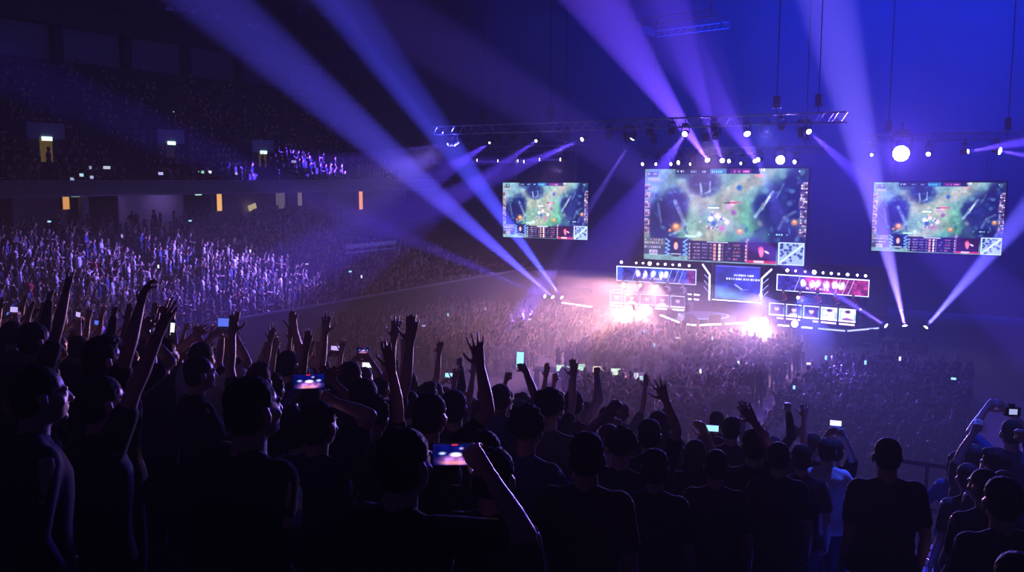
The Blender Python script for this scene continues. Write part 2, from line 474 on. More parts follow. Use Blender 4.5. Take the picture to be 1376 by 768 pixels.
# ------------------------------------------------------------------ stage
SX = -18.8
STG = mat('stage_gloss', (0.06, 0.05, 0.09), 0.18, noise=0.1, nscale=2, spec=.6)
LEDW = glow('led_white', (.78, .78, 1.0), 4.5)
LEDB = glow('led_blue', (.35, .4, 1.0), 2.2)
SZ = 1.1
def build_stage():
    pts = [(-29.8, 62), (-29.8, 57.6), (-25.7, 56.4), (-21.7, 56.0), (-18.8, 52.9), (-18.0, 52.9), (-15.4, 55.6), (-9.6, 55.4), (-8.1, 57.5), (-8.1, 62)]
    r = empty('stage_platform', (0, 0, 0)); tag(r, 'low dark glossy stage platform with pointed front and light strips', 'stage')
    b = MB(); b.prism(pts[::-1] if False else pts, 0.02, SZ); b.build('deck', STG, r)
    b = MB(); b.prism([(SX + (x - SX) * 1.0, y - .02) for x, y in pts[1:-1]] + [(-8.1, 58), (-29.8, 58)], SZ - .22, SZ - .02)
    b.build('fascia', BLACK, r)
    def strip(p, q, z=SZ - .1, m=LEDW, h=.09):
        b = MB(); p = Vector((*p, z)); q = Vector((*q, z)); d = (q - p)
        n = Vector((d.y, -d.x, 0)).normalized()
        R = Matrix.Rotation(math.atan2(d.y, d.x), 3, 'Z')
        b.box((p + q) / 2 + n * .05, (d.length, .04, h), R); b.build('light_strip', m, r)
    def seg(i, f0, f1, **k):
        p = Vector(pts[i]); q = Vector(pts[i + 1]); a = p.lerp(q, f0); c = p.lerp(q, f1); strip(a, c, **k)
    seg(1, .0, .7); seg(2, .2, .55, m=LEDB); seg(3, .1, .48); seg(3, .55, .97); seg(4, 0, 1); seg(5, .06, .45); seg(5, .52, .95)
    seg(6, .3, .42); seg(6, .55, .66); seg(6, .72, .99, m=LEDB); seg(7, .02, .98, m=LEDB)
    b = MB(); b.lathe((SX + .1, 56.3, SZ), (0, 0, 1), [(0, 1.55), (.05, 1.5)], n=36); b.build('centre_disc', mat('disc_pale', (.35, .4, .6), .25, noise=.1), r)  # pale disc stands for the pool of light on the deck
    b = MB(); b.lathe((SX + .1, 56.3, SZ), (0, 0, 1), [(0, 1.66), (.03, 1.66), (.03, 1.58)], n=36); b.build('disc_ring', LEDB, r)
    # steps on both sides
    for x in (-29.0, -8.9):
        b = MB()
        for j in range(4): b.box2((x - .6, 57.0 - j * .28 - .2, 0.02), (x + .6, 57.3 - j * .28, SZ - .25 * (j + .4)))
        b.build('steps', BLACK, r)
    # low monitor wedges along the front edge
build_stage()
def wedge(x, y, rz, lbl):
    r = empty('stage_monitor', (x, y, SZ), rz); tag(r, lbl, 'speaker', 'monitor wedges along the stage edge')
    b = MB(); b.add([(-.35, -.25, 0), (.35, -.25, 0), (.35, .25, 0), (-.35, .25, 0), (-.35, -.25, .1), (.35, -.25, .1), (.35, .18, .42), (-.35, .18, .42)],
                    [(0, 3, 2, 1), (4, 5, 6, 7), (0, 1, 5, 4), (1, 2, 6, 5), (2, 3, 7, 6), (3, 0, 4, 7)]); b.build('cabinet', BLACK, r)
    b = MB(); b.lathe((0, -.03, .27), (0, .6, -.8), [(0, .15), (-.02, .16), (-.03, .1)], n=14); b.build('driver', DARK, r)
for x, y, rz, t in ((-20.6, 55.6, -.7, 'left of the point'), (-18.7, 53.9, -.3, 'at the point'), (-17.3, 54.3, .5, 'just right of the point'), (-15.9, 55.6, .6, 'by the brightest blinder'), (-14.2, 55.9, 0, 'first before the right desks'), (-12.0, 55.8, 0, 'second before the right desks'), (-23.6, 56.6, 0, 'before the left desks')):
    wedge(x, y, rz + math.pi, 'black floor monitor wedge on the stage front edge, %s' % t)

# back set: dark flats behind the stage under the main screen
b = MB(); b.box2((-29.5, 62.02, 0), (-8.3, 62.3, 4.3)); struct(b, 'stage_back_wall', mat('set_flat', (.05, .035, .08), .5, noise=.3, nscale=2))

# ------------------------------------------------------------------ painted pictures for the light-emitting screens
rng = np.random.default_rng(7)
class Canvas:
    def __init__(s, w, h, base): s.w, s.h = w, h; s.p = np.ones((h, w, 3)) * np.array(base); s.Y, s.X = np.mgrid[0:h, 0:w]; s.X = s.X / w; s.Y = s.Y / h; s.asp = w / h
    def blob(s, x, y, rx, ry, c, a=1.0, ang=0.0, hard=2.0):
        dx = (s.X - x) * s.asp; dy = s.Y - y; ca, sa = math.cos(ang), math.sin(ang)
        u = (dx * ca + dy * sa) / (rx * s.asp); v = (-dx * sa + dy * ca) / ry
        m = (a * np.exp(-(u * u + v * v) ** hard))[..., None]
        s.p = s.p * (1 - m) + np.array(c) * m
    def rect(s, x0, y0, x1, y1, c, a=1.0):
        m = ((s.X >= x0) & (s.X < x1) & (s.Y >= y0) & (s.Y < y1))[..., None] * a
        s.p = s.p * (1 - m) + np.array(c) * m
    def line(s, x0, y0, x1, y1, w, c, a=1.0):
        ax, ay, bx, by = x0 * s.asp, y0, x1 * s.asp, y1; X = s.X * s.asp
        L2 = (bx - ax) ** 2 + (by - ay) ** 2 + 1e-9
        t = np.clip(((X - ax) * (bx - ax) + (s.Y - ay) * (by - ay)) / L2, 0, 1)
        d = np.hypot(X - ax - t * (bx - ax), s.Y - ay - t * (by - ay))
        m = (np.clip((w - d) / (w * .5 + 1e-6), 0, 1) * a)[..., None]
        s.p = s.p * (1 - m) + np.array(c) * m
    def glyphs(s, x0, y0, x1, y1, n, c, a=.9, rows=1, seed=0, fill=.7):
        r = np.random.default_rng(seed)
        for j in range(rows):
            ya = y0 + (y1 - y0) * j / rows; yb = ya + (y1 - y0) / rows * .6
            for i in range(n):
                if r.random() < fill:
                    xa = x0 + (x1 - x0) * i / n; s.rect(xa, ya, xa + (x1 - x0) / n * (.4 + .4 * r.random()), yb, c, a * (.6 + .4 * r.random()))
    def noise(s, amp, cells, seed):
        r = np.random.default_rng(seed); cw, ch = int(cells * s.asp) + 2, cells + 2
        g = r.random((ch, cw)) - .5
        fx = s.X * (cw - 1.001); fy = s.Y * (ch - 1.001); ix = fx.astype(int); iy = fy.astype(int); fx = fx - ix; fy = fy - iy
        fx = fx * fx * (3 - 2 * fx); fy = fy * fy * (3 - 2 * fy)
        v = (g[iy, ix] * (1 - fx) + g[iy, ix + 1] * fx) * (1 - fy) + (g[iy + 1, ix] * (1 - fx) + g[iy + 1, ix + 1] * fx) * fy
        s.p = np.clip(s.p * (1 + amp * v[..., None]), 0, 1)

def battle_picture(w, h, var=0):
    C = Canvas(w, h, (.42, .56, .58))
    teal, green, sand, navy, ink, pale = (.35, .60, .60), (.34, .64, .50), (.70, .62, .56), (.08, .13, .34), (.06, .09, .28), (.62, .72, .82)
    C.blob(.15, .12, .3, .2, (.42, .55, .62), .9); C.blob(.42, .5, .3, .25, (.42, .58, .50), .9)
    C.blob(.62, .72, .2, .2, (.26, .55, .42), .8); C.blob(.25, .78, .25, .1, (.28, .56, .42), .8); C.blob(.33, .3, .09, .2, sand, .5, -.8)
    C.blob(.40, .72, .22, .1, sand, .6, -.4); C.blob(.62, .18, .2, .08, sand, .6, -.5); C.blob(.5, .42, .1, .1, sand, .55, .2); C.blob(.67, .5, .06, .2, green, .6)
    # dark rock masses around the clearing
    C.blob(.17, .50, .10, .30, navy, .95, .2, 3); C.blob(.20, .42, .085, .22, navy, .95, .25, 3); C.blob(.08, .55, .09, .26, ink, .85, .1, 3); C.blob(.13, .68, .1, .12, navy, .8, 0, 3)
    C.blob(.38, .14, .11, .15, navy, .95, .2, 3); C.blob(.25, .05, .06, .06, navy, .6)
    C.blob(.86, .42, .17, .34, navy, .95, .5, 3); C.blob(.95, .2, .09, .3, ink, .9, 0, 3); C.blob(.90, .75, .13, .14, ink, .9, 0, 3); C.blob(.74, .38, .06, .12, navy, .8, -.6, 3)
    C.blob(.66, .8, .08, .08, (.3, .3, .42), .85, 0, 3); C.blob(.72, .77, .05, .1, navy, .7)
    # ridges and highlights
    for (x0, y0, x1, y1, wd, c, a) in ((.20, .35, .27, .60, .03, pale, .5), (.27, .60, .20, .70, .02, pale, .4), (.09, .38, .11, .58, .02, pale, .35), (.17, .72, .25, .66, .02, (.4, .7, .7), .5),
                                       (.36, .16, .37, .28, .016, pale, .7), (.37, .28, .42, .24, .016, pale, .6), (.42, .24, .42, .14, .012, pale, .6), (.70, .50, .80, .24, .022, pale, .6), (.74, .42, .79, .26, .012, (.8, .85, .9), .6),
                                       (.84, .62, .87, .50, .02, pale, .3), (.87, .50, .93, .44, .02, pale, .3), (.66, .74, .63, .86, .02, pale, .6), (.72, .80, .74, .9, .02, pale, .6), (.82, .3, .86, .16, .01, pale, .3)):
        C.line(x0, y0, x1, y1, wd, c, a)
    C.noise(.30, 9, 3 + var); C.noise(.22, 24, 5 + var); C.noise(.12, 60, 9)
    r = np.random.default_rng(77)
    for i in range(150):
        x, y = r.random(), r.random() * .74
        dark = (abs(x - .17) < .12 and y > .25) or (x > .76 and y > .1) or (abs(x - .38) < .1 and y < .28) or (abs(x - .68) < .07 and y > .6)
        c = [(.20, .32, .55), (.10, .14, .36), (.35, .5, .68), (.22, .2, .5)][r.integers(4)] if dark else [(.5, .66, .55), (.3, .52, .48), (.62, .6, .55), (.4, .6, .62)][r.integers(4)]
        C.blob(x, y, .006 + .016 * r.random(), .01 + .03 * r.random(), c, .35 + .3 * r.random(), r.random() * 3, 2)
    for i in range(26):
        a = r.random() * 6.28; C.blob(.44 + .10 * math.cos(a) * r.random(), .55 + .12 * math.sin(a) * r.random(), .006, .012, [(1, .9, .95), (.6, .4, .8), (.2, .3, .6), (.95, .7, .7)][r.integers(4)], .9, 0, 2)
    # orange glowing plants
    for x, y, r_ in ((.21, .63, .032), (.61, .66, .022), (.17, .67, .012), (.93, .55, .02)):
        C.blob(x, y, r_, r_ * 1.6, (.85, .5, .25), .85, 0, 1.5); C.blob(x, y - .01, r_ * .5, r_ * .7, (1, .75, .45), .8)
    # small fighters in the middle with bars over their heads
    o = (0, .01, -.02)[var]
    for x, y, c in ((.43, .53, (.95, .9, .95)), (.45, .58, (.15, .3, .6)), (.54, .40, (.75, .55, .8)), (.57, .46, (.5, .3, .6)), (.53, .56, (.9, .8, .95)), (.50, .63, (.7, .35, .6)), (.30, .78, (.12, .3, .5)), (.32, .82, (.2, .6, .75)),
                    (.60, .20, (.1, .35, .65)), (.36, .70, (.7, .85, .9)), (.47, .50, (1, .8, .8)), (.56, .36, (.9, .7, .85))):
        C.blob(x + o, y, .017, .03, c, .95, .3, 2)
    for x, y, c in ((.41, .405, (.9, .95, .95)), (.51, .35, (.15, .1, .2)), (.27, .715, (.7, .95, .95)), (.545, .345, (.75, .3, .4))):
        C.rect(x + o, y, x + o + .07, y + .016, c, .95)
    # top bar, corner tags, side portraits
    C.rect(.20, .0, .72, .055, (.08, .10, .28), .95); C.rect(.42, .0, .52, .055, (.15, .45, .7), .8); C.rect(.54, 0, .67, .055, (.45, .15, .5), .6)
    C.glyphs(.21, .018, .27, .05, 5, (1, 1, 1), seed=1); C.glyphs(.30, .02, .41, .05, 8, (.6, .8, 1), seed=2, fill=.5); C.glyphs(.43, .02, .51, .05, 6, (.5, .9, 1), seed=3); C.glyphs(.55, .02, .66, .05, 8, (1, .6, .8), seed=4, fill=.6)
    C.glyphs(.69, .0, .75, .05, 5, (1, .9, .95), seed=5); C.glyphs(.69, .06, .75, .1, 4, (1, .5, .6), seed=6)
    C.rect(.015, .03, .085, .085, (.25, .22, .3), .7); C.glyphs(.02, .04, .08, .08, 5, (.9, .85, .8), seed=8); C.rect(.02, .095, .1, .13, (.8, .65, .55), .5)
    C.glyphs(.93, .02, .985, .05, 4, (.8, .9, 1), seed=9)
    for j in range(6):
        y = .16 + j * .095; C.rect(.0, y, .036, y + .075, (.55, .42, .5), .85); C.glyphs(.0, y, .036, y + .075, 3, (.95, .85, .85), rows=3, seed=20 + j); C.rect(.002, y + .03, .02, y + .06, (.15, .1, .25), .8)
        y = .14 + j * .095; C.rect(.962 - .006 * (j % 3), y, 1.0, y + .08, (.35, .28, .45), .85); C.glyphs(.96, y, 1.0, y + .08, 3, (.95, .85, .9), rows=3, seed=40 + j); C.rect(.975, y + .03, .995, y + .06, (.12, .1, .25), .8)
    C.rect(.955, .30, .985, .33, (.9, .85, .9), .6)
    C.glyphs(.78, .67, .90, .695, 8, (.7, .95, 1), seed=60, fill=.6)
    # bottom band
    C.rect(0, .755, .14, .83, (.38, .34, .42), .75); C.glyphs(.005, .765, .13, .83, 10, (.85, .8, .85), rows=2, seed=70, a=.8)
    C.rect(0, .83, .14, .935, (.20, .18, .34), .8); C.glyphs(.005, .845, .13, .885, 9, (.8, .75, .85), seed=71); C.rect(.035, .885, .09, .94, (.75, .72, .85), .85); C.glyphs(.04, .895, .088, .935, 4, (.3, .3, .4), rows=2, seed=72)
    C.rect(.14, .745, .29, .935, (.09, .12, .36), .97)
    for s_ in (-1, 1):
        for t in range(4): C.line(.215 + s_ * .07, .76 + t * .05, .215 + s_ * .045, .79 + t * .045, .010, (.45, .7, .95), .9); C.line(.215 + s_ * .045, .79 + t * .045, .215 + s_ * .07, .82 + t * .04, .008, (.45, .7, .95), .8)
    C.blob(.212, .80, .020, .05, (.12, .08, .12), 1, 0, 4); C.blob(.212, .835, .015, .045, (.85, .65, .62), 1, 0, 4); C.blob(.212, .92, .032, .035, (.1, .1, .16), 1, 0, 4); C.rect(.18, .918, .245, .93, (.8, .85, 1), .9)
    C.rect(.29, .77, .655, .985, (.10, .07, .20), .97)
    for j in range(5):
        y = .80 + j * .037
        C.rect(.295, y, .305, y + .02, (.8, .8, .9), .8); C.rect(.645, y, .653, y + .02, (.9, .8, .85), .8)
        C.glyphs(.325, y, .368, y + .022, 5, (.85, .75, .9), seed=80 + j, fill=.95); C.glyphs(.38, y, .415, y + .016, 3, (.65, .65, .9), seed=90 + j); C.glyphs(.43, y, .445, y + .016, 2, (.9, .8, .9), seed=95 + j, fill=1)
        C.rect(.452, y, .466, y + .026, (.9, .6, .55), .9); C.rect(.484, y, .496, y + .026, (1, .92, .9), .95); C.rect(.503, y, .512, y + .02, (.7, .5, .7), .7)
        C.glyphs(.53, y, .56, y + .016, 3, (.6, .6, .85), seed=100 + j); C.glyphs(.575, y, .62, y + .022, 5, (.95, .5, .6) if j % 2 == 0 else (.85, .7, .85), seed=105 + j, fill=.95)
    C.rect(.41, .775, .54, .785, (.9, .9, 1), .8)
    C.rect(.655, .765, .83, .985, (.16, .06, .20), .97); C.rect(.655, .765, .66, .985, (.8, .45, .7), .8); C.rect(.657, .955, .83, .985, (.75, .18, .35), .9); C.rect(.70, .958, .76, .98, (1, .85, .9), .8)
    C.blob(.74, .845, .018, .04, (.85, .3, .45), 1, 0, 3); C.blob(.743, .875, .014, .05, (.95, .5, .6), .9, 0, 3); C.blob(.775, .865, .018, .012, (.95, .85, .95), .9, .5, 3)
    C.rect(.835, .745, 1, 1, (.10, .12, .32), .9); C.rect(.842, .755, .992, .99, (.75, .85, .95), .95); C.rect(.848, .765, .986, .98, (.55, .64, .78), .95)
    r = np.random.default_rng(11)
    for i in range(46):
        x = .852 + r.random() * .13; y = .775 + r.random() * .195
        if abs((x - .917) / .07 + (y - .872) / .1) > .28: C.blob(x, y, .008, .014, (.13, .18, .42), .9, 0, 3)
    C.line(.855, .965, .98, .78, .009, (.85, .92, .95), .8)
    return C.p

def banner_picture(w, h, red):
    base = (.10, .12, .42) if not red else (.16, .14, .45)
    C = Canvas(w, h, base)
    if red: C.blob(.75, .5, .4, 1.2, (.55, .12, .30), .7); C.blob(.95, .5, .2, 1.2, (.45, .14, .32), .7); C.blob(.4, .1, .08, .5, (.85, .15, .3), .7)
    else: C.blob(.05, .5, .04, 1, (.15, .3, .75), .9); C.blob(.86, .5, .1, 1, (.18, .25, .70), .8); C.blob(.93, .5, .05, .8, (.42, .12, .32), .8); C.blob(.55, .5, .15, .6, (.12, .28, .55), .7)
    C.noise(.8, 5, 3); C.noise(.5, 11, 4)
    wh = (.95, .9, 1)
    xs = ((.28, .30), (.37, .28), (.47, .35), (.57, .25), (.63, .2)) if not red else ((.30, .4), (.40, .5), (.46, .3), (.55, .5), (.64, .4), (.71, .6))
    for i, (x, d) in enumerate(xs):
        C.blob(x, .42 + .05 * (i % 2), .03 * (.7 + d), .22, wh, .95, .4 * (i % 3 - 1), 2); C.blob(x + .012 * (-1) ** i, .36, .006, .06, base, .8, .5); C.blob(x - .014, .58, .009, .08, wh, .9, -.6 * (-1) ** i, 2); C.blob(x + .004 * i, .30, .016, .05, wh, .8, .9, 1.5)
    C.glyphs(.33, .66, .58, .88, 10, wh, seed=5, fill=.9)
    for x in (.2, .64, .72, .78): C.line(x, .95, x + .06, .1, .02, (.7, .8, 1), .8)
    for (a_, b_, c_, d_) in ((0, 0, 1, .07), (0, .93, 1, 1), (0, 0, .012, 1), (.988, 0, 1, 1)): C.rect(a_, b_, c_, d_, (.8, .85, 1), .95)
    return C.p

def portrait_picture(w, h, red, i):
    r = np.random.default_rng(i + 10 * red)
    C = Canvas(w, h, (.12, .12, .22) if not red else (.16, .10, .20))
    if red and i > 2: C.p[:] = (.75, .74, .80)
    C.noise(.7, 4, i)
    C.blob(.5, .40, .16, .22, (.80, .66, .74), .95, 0, 3); C.blob(.5, .22, .18, .12, (.10, .07, .12), .9, 0, 3); C.blob(.5, .85, .34, .22, (.85, .85, .95) if i % 2 else (.35, .2, .4), .9, 0, 3)
    if red: C.rect(.0, .1, .12, .8, (.25, .6, .9), .6); C.rect(.88, .3, 1, .9, (.2, .5, .9), .6)
    C.rect(0, 0, 1, .05, (.8, .8, 1)); C.rect(0, 0, .05, 1, (.75, .75, 1), .8); C.rect(.95, 0, 1, 1, (.75, .75, 1), .8); C.rect(0, .84, 1, .98, (.95, .92, 1), .95)
    return C.p

def centre_picture(w, h):
    C = Canvas(w, h, (.13, .16, .55))
    C.blob(.3, .9, .7, .25, (.25, .55, .75), .85, .2); C.blob(.8, .3, .5, .3, (.18, .2, .62), .8); C.blob(.2, .4, .3, .2, (.12, .2, .5), .7)
    C.noise(.5, 6, 2); C.glyphs(.42, .25, .86, .33, 9, (.95, .95, 1), seed=1, fill=1); C.glyphs(.25, .36, 1.0, .45, 14, (.95, .95, 1), seed=2, fill=.95)
    C.line(.45, .55, .6, .68, .02, (.8, .85, 1), .8); C.line(.6, .68, .75, .68, .015, (.6, .7, 1), .6); C.rect(0, .0, 1, .03, (.4, .45, .9), .6)
    return C.p

def picture_material(strength):
    key = 'screen_picture_%.2f' % strength
    if key in _m: return _m[key]
    m = bpy.data.materials.new(key); m.use_nodes = True; nt = m.node_tree; nt.nodes.clear()
    o = nt.nodes.new('ShaderNodeOutputMaterial'); e = nt.nodes.new('ShaderNodeEmission'); a = nt.nodes.new('ShaderNodeAttribute'); a.attribute_name = 'picture'
    e.inputs[1].default_value = strength; nt.links.new(a.outputs['Color'], e.inputs[0]); nt.links.new(e.outputs[0], o.inputs[0])
    m.cycles.emission_sampling = 'NONE'
    _m[key] = m
    return m

def display(name, img, w, h, parent, y=0.0, strength=1.0, gamma=2.2):
    """flat light-emitting panel, w by h metres, centred at the parent, facing -y; picture as a colour attribute"""
    H, W = img.shape[:2]
    gx, gz = np.meshgrid(np.linspace(-w / 2, w / 2, W), np.linspace(h / 2, -h / 2, H))
    V = np.stack([gx, np.full_like(gx, y), gz], -1).reshape(-1, 3)
    idx = np.arange(W * H).reshape(H, W)
    Fq = np.stack([idx[1:, :-1], idx[1:, 1:], idx[:-1, 1:], idx[:-1, :-1]], -1).reshape(-1, 4)
    me = bpy.data.meshes.new(name); me.vertices.add(len(V)); me.vertices.foreach_set('co', V.astype(np.float32).ravel())
    me.loops.add(Fq.size); me.loops.foreach_set('vertex_index', Fq.astype(np.int32).ravel())
    me.polygons.add(len(Fq)); me.polygons.foreach_set('loop_start', np.arange(0, Fq.size, 4, dtype=np.int32))
    try: me.polygons.foreach_set('loop_total', np.full(len(Fq), 4, dtype=np.int32))
    except Exception: pass
    me.update(calc_edges=True)
    at = me.color_attributes.new('picture', 'FLOAT_COLOR', 'POINT')
    c = np.ones((W * H, 4)); c[:, :3] = np.clip(img, 0, 1).reshape(-1, 3) ** gamma
    at.data.foreach_set('color', c.astype(np.float32).ravel())
    me.materials.append(picture_material(strength))
    o = bpy.data.objects.new(name, me); COL.objects.link(o); o.parent = parent
    return o

def led_wall(cx, z0, z1, w, var, lbl, px, strength, ch):
    r = empty('led_screen', (cx, 60.0, (z0 + z1) / 2)); tag(r, lbl, 'screen')
    h = z1 - z0
    display('display', battle_picture(px, int(px * h / w), var), w, h, r, y=-.02, strength=strength)
    b = MB(); b.box((0, .13, 0), (w + .06, .24, h + .06)); b.build('cabinet', BLACK, r)
    b = MB()
    for s_ in (-1, 1): b.box((s_ * (w / 2 + .06), .05, 0), (.08, .2, h + .2))
    b.box((0, .05, h / 2 + .06), (w + .2, .2, .08)); b.box((0, .05, -h / 2 - .06), (w + .2, .2, .08)); b.build('frame', BLACK, r)
    for s_ in (-.35, .35):
        b = MB(); b.tube((s_ * w, .15, h / 2), (s_ * w, .15, h / 2 + ch), .03, n=6); b.build('hanging_cable', STEEL, r)
led_wall(-32.62, 5.48, 9.70, 7.34, 1, 'smallest of the three hanging game screens, farthest to the left', 210, 2.2, 2.3)
led_wall(-18.80, 4.28, 10.68, 11.30, 0, 'large central hanging game screen above the stage', 380, 1.8, 1.0)
led_wall(-5.50, 5.50, 9.78, 7.25, 2, 'right hanging game screen with violet-tinted picture', 260, 1.8, 2.4)

# team booths: banner above a row of five desk portraits
def booth(cx, cy_, rz, red):
    side = 'right red-tinted' if red else 'left blue'
    r = empty('team_banner', (cx, cy_, 3.38), rz); tag(r, 'long %s team banner screen with row of white emblems over the stage desks' % side, 'screen')
    display('display', banner_picture(210, 40, red), 5.75, 1.06, r, y=-.02, strength=2.6)
    b = MB(); b.box((0, .1, 0), (5.85, .18, 1.14)); b.build('cabinet', BLACK, r)
    for s_ in (-1, 1):
        b = MB(); b.box((s_ * 2.6, .3, -1.1), (.15, .15, 2.3)); b.build('post', BLACK, r)
    R = Matrix.Rotation(rz, 3, 'Z')
    for i in range(5):
        o = R @ Vector(((i - 2) * 1.08, -1.5, 0))
        d = empty('player_desk', (cx + o.x, cy_ + o.y, SZ), rz)
        tag(d, 'player desk with lit portrait front, %s of five in the %s team row' % (('leftmost', 'second', 'middle', 'fourth', 'rightmost')[i], 'right' if red else 'left'), 'desk', 'player desks on stage')
        pp = display('portrait_panel', portrait_picture(28, 24, red, i), .98, .80, d, y=-.32, strength=2.6); pp.location = (0, 0, .78)
        b = MB(); b.box((0, 0, 1.22), (1.04, .7, .06)); b.build('desk_top', BLACK, d)
        b = MB(); b.box((0, -.27, .62), (1.04, .06, 1.2)); b.box((-.5, .05, .6), (.04, .6, 1.2)); b.box((.5, .05, .6), (.04, .6, 1.2)); b.build('desk_body', BLACK, d)
        b = MB(); b.box((0, -.33, .24), (.9, .03, .1)); b.build('light_strip', LEDW if not red else glow('led_pink', (1, .7, .9), 2), d)
        mo = empty('monitor', (cx + o.x + .0, cy_ + o.y, SZ + 1.25), rz); mo.location += R @ Vector((0, -.1, 0))
        tag(mo, 'computer monitor seen from behind on the %s player desk of the %s team' % (('leftmost', 'second', 'middle', 'fourth', 'rightmost')[i], 'right' if red else 'left'), 'monitor', 'player monitors on stage')
        b = MB(); b.box((0, 0, .26), (.58, .04, .34)); b.build('monitor_case', DARK, mo)
        b = MB(); b.box((0, 0, .06), (.05, .04, .12)); b.box((0, 0, .01), (.22, .18, .02)); b.build('stand', DARK, mo)
        b = MB(); b.box((0, .022, .26), (.54, .01, .30)); b.build('display', glow('mon_glow', (.6, .7, 1), 1.5), mo)
booth(-22.75, 58.0, math.radians(3), False)
booth(-11.60, 57.75, math.radians(-6), True)

# centre back screen and light chevrons
r = empty('presenter_screen', (-17.6, 60.0, 2.95)); tag(r, 'blue back-of-stage screen with two lines of white lettering between the chevrons', 'screen')
display('display', centre_picture(90, 72), 3.1, 2.3, r, y=-.03, strength=2.2)
b = MB(); b.box((0, .1, 0), (3.2, .2, 2.4)); b.build('cabinet', BLACK, r)
b = MB(); b.box((-.05, -.1, -1.25), (3.3, .05, .05)); b.build('light_strip', LEDW, r)
for (pts, lbl) in (([(-19.75, 4.2), (-19.22, 3.5), (-19.22, 1.75)], 'bright bent light tube left of the centre back screen'), ([(-15.05, 4.1), (-15.68, 3.45), (-15.70, 1.7)], 'bright bent light tube right of the centre back screen')):
    r = empty('light_chevron', (pts[1][0], 59.0, pts[1][1])); tag(r, lbl, 'light')
    b = MB()
    for i in range(2): b.tube((pts[i][0] - pts[1][0], 0, pts[i][1] - pts[1][1]), (pts[i + 1][0] - pts[1][0], 0, pts[i + 1][1] - pts[1][1]), .05)
    b.build('light_tube', LEDW, r)
    sg = -1 if pts[0][0] < pts[1][0] else 1
    b = MB()
    for j in range(3): b.tube((0, .1, -.4 - j * .45), (sg * .42, .1, .0 - j * .42), .02)
    b.build('side_fins', LEDB, r)
    b = MB(); b.box((0, .2, -.8), (.2, .2, 3.1)); b.build('mast', BLACK, r)
for j, (x0, z0, x1, z1) in enumerate(((-20.8, 2.3, -19.7, 2.0), (-20.75, 1.85, -19.75, 1.8), (-9.9, 1.95, -9.3, 1.93))):
    r = empty('light_bar', ((x0 + x1) / 2, 58.4, SZ)); tag(r, ('upper short pale light bar beside the left desks', 'lower short pale light bar beside the left desks', 'short pale light bar at the right end of the stage')[j], 'light')
    b = MB(); b.box((0, 0, (z0 + z1) / 2 - SZ), (abs(x1 - x0), .05, .08)); b.build('light_strip', LEDW, r)
    b = MB(); b.box((0, .08, (z0 - SZ) / 2), (.08, .08, z0 - SZ)); b.build('post', BLACK, r)
# ------------------------------------------------------------------ rigging and lamps
LENS = glow('lens_white', (.92, .9, 1.0), 14.0)
LENS_HOT = glow('lens_hot', (.95, .92, 1.0), 40.0)
LENS_WARM = glow('lens_warm', (1.0, .82, .6), 30.0)
def lattice(name, p0, p1, s, n, lbl, cat='truss'):
    p0 = Vector(p0); p1 = Vector(p1); d = (p1 - p0); L = d.length; d.normalize()
    up = Vector((0, 0, 1)); w = d.cross(up).normalized()
    r = empty(name, p0); tag(r, lbl, cat)
    cs = [w * s / 2 + up * s / 2, -w * s / 2 + up * s / 2, -w * s / 2 - up * s / 2, w * s / 2 - up * s / 2]
    b = MB()
    for c in cs: b.tube(c, d * L + c, .035, n=6)
    b.build('chords', STEEL, r)
    b = MB()
    for i in range(n):
        a = d * L * i / n; e = d * L * (i + .5) / n; f = d * L * (i + 1) / n
        for k in range(4):
            b.tube(a + cs[k], e + cs[(k + 1) % 4], .018, n=4); b.tube(e + cs[(k + 1) % 4], f + cs[k], .018, n=4)
    b.build('lacing', STEEL, r)
    return r
TZ = 13.35; TY = 52.0
lattice('front_truss', (-37, TY, TZ), (-9.5, TY, TZ), .55, 38, 'long front lighting truss hanging ahead of the stage screens')
lattice('screen_truss', (-25.5, 60.4, 11.9), (-12.2, 60.4, 11.9), .4, 24, 'short truss carrying the lamp row over the central screen')
lattice('left_screen_truss', (-39, 60.4, 12.3), (-29.5, 60.4, 12.3), .4, 18, 'truss carrying the lamp row over the left screen')
lattice('right_screen_truss', (-10, 60.4, 12.5), (-.5, 60.4, 12.5), .4, 18, 'truss carrying the lamp row over the right screen')
def hoist(x, y, z, lbl):
    r = empty('chain_hoist', (x, y, z)); tag(r, lbl, 'hoist', 'chain hoists on the trusses')
    b = MB(); b.box((0, 0, .75), (.34, .34, .6)); b.build('motor', BLACK, r)
    b = MB(); b.tube((0, 0, 1.05), (0, 0, 29.9 - z), .03, n=5); b.build('chain', BLACK, r)
    b = MB(); b.tube((0, 0, 0), (0, 0, .45), .04, n=6); b.box((0, 0, .42), (.5, .1, .08)); b.build('bracket', BLACK, r)
for i, x in enumerate((-33, -27.85, -13.3, -11.0)): hoist(x, TY, TZ + .25, '%s black chain hoist from the left on the long front truss' % ORD[i])
for i, x in enumerate((-24, -13.5)): hoist(x, 60.4, 12.1, '%s black chain hoist on the truss over the central screen' % ('left', 'right')[i])
for i, x in enumerate((-37, -31, -8.5, -2)): hoist(x, 60.4, 12.5, '%s black chain hoist from the left on the outer screen trusses' % ORD[i])
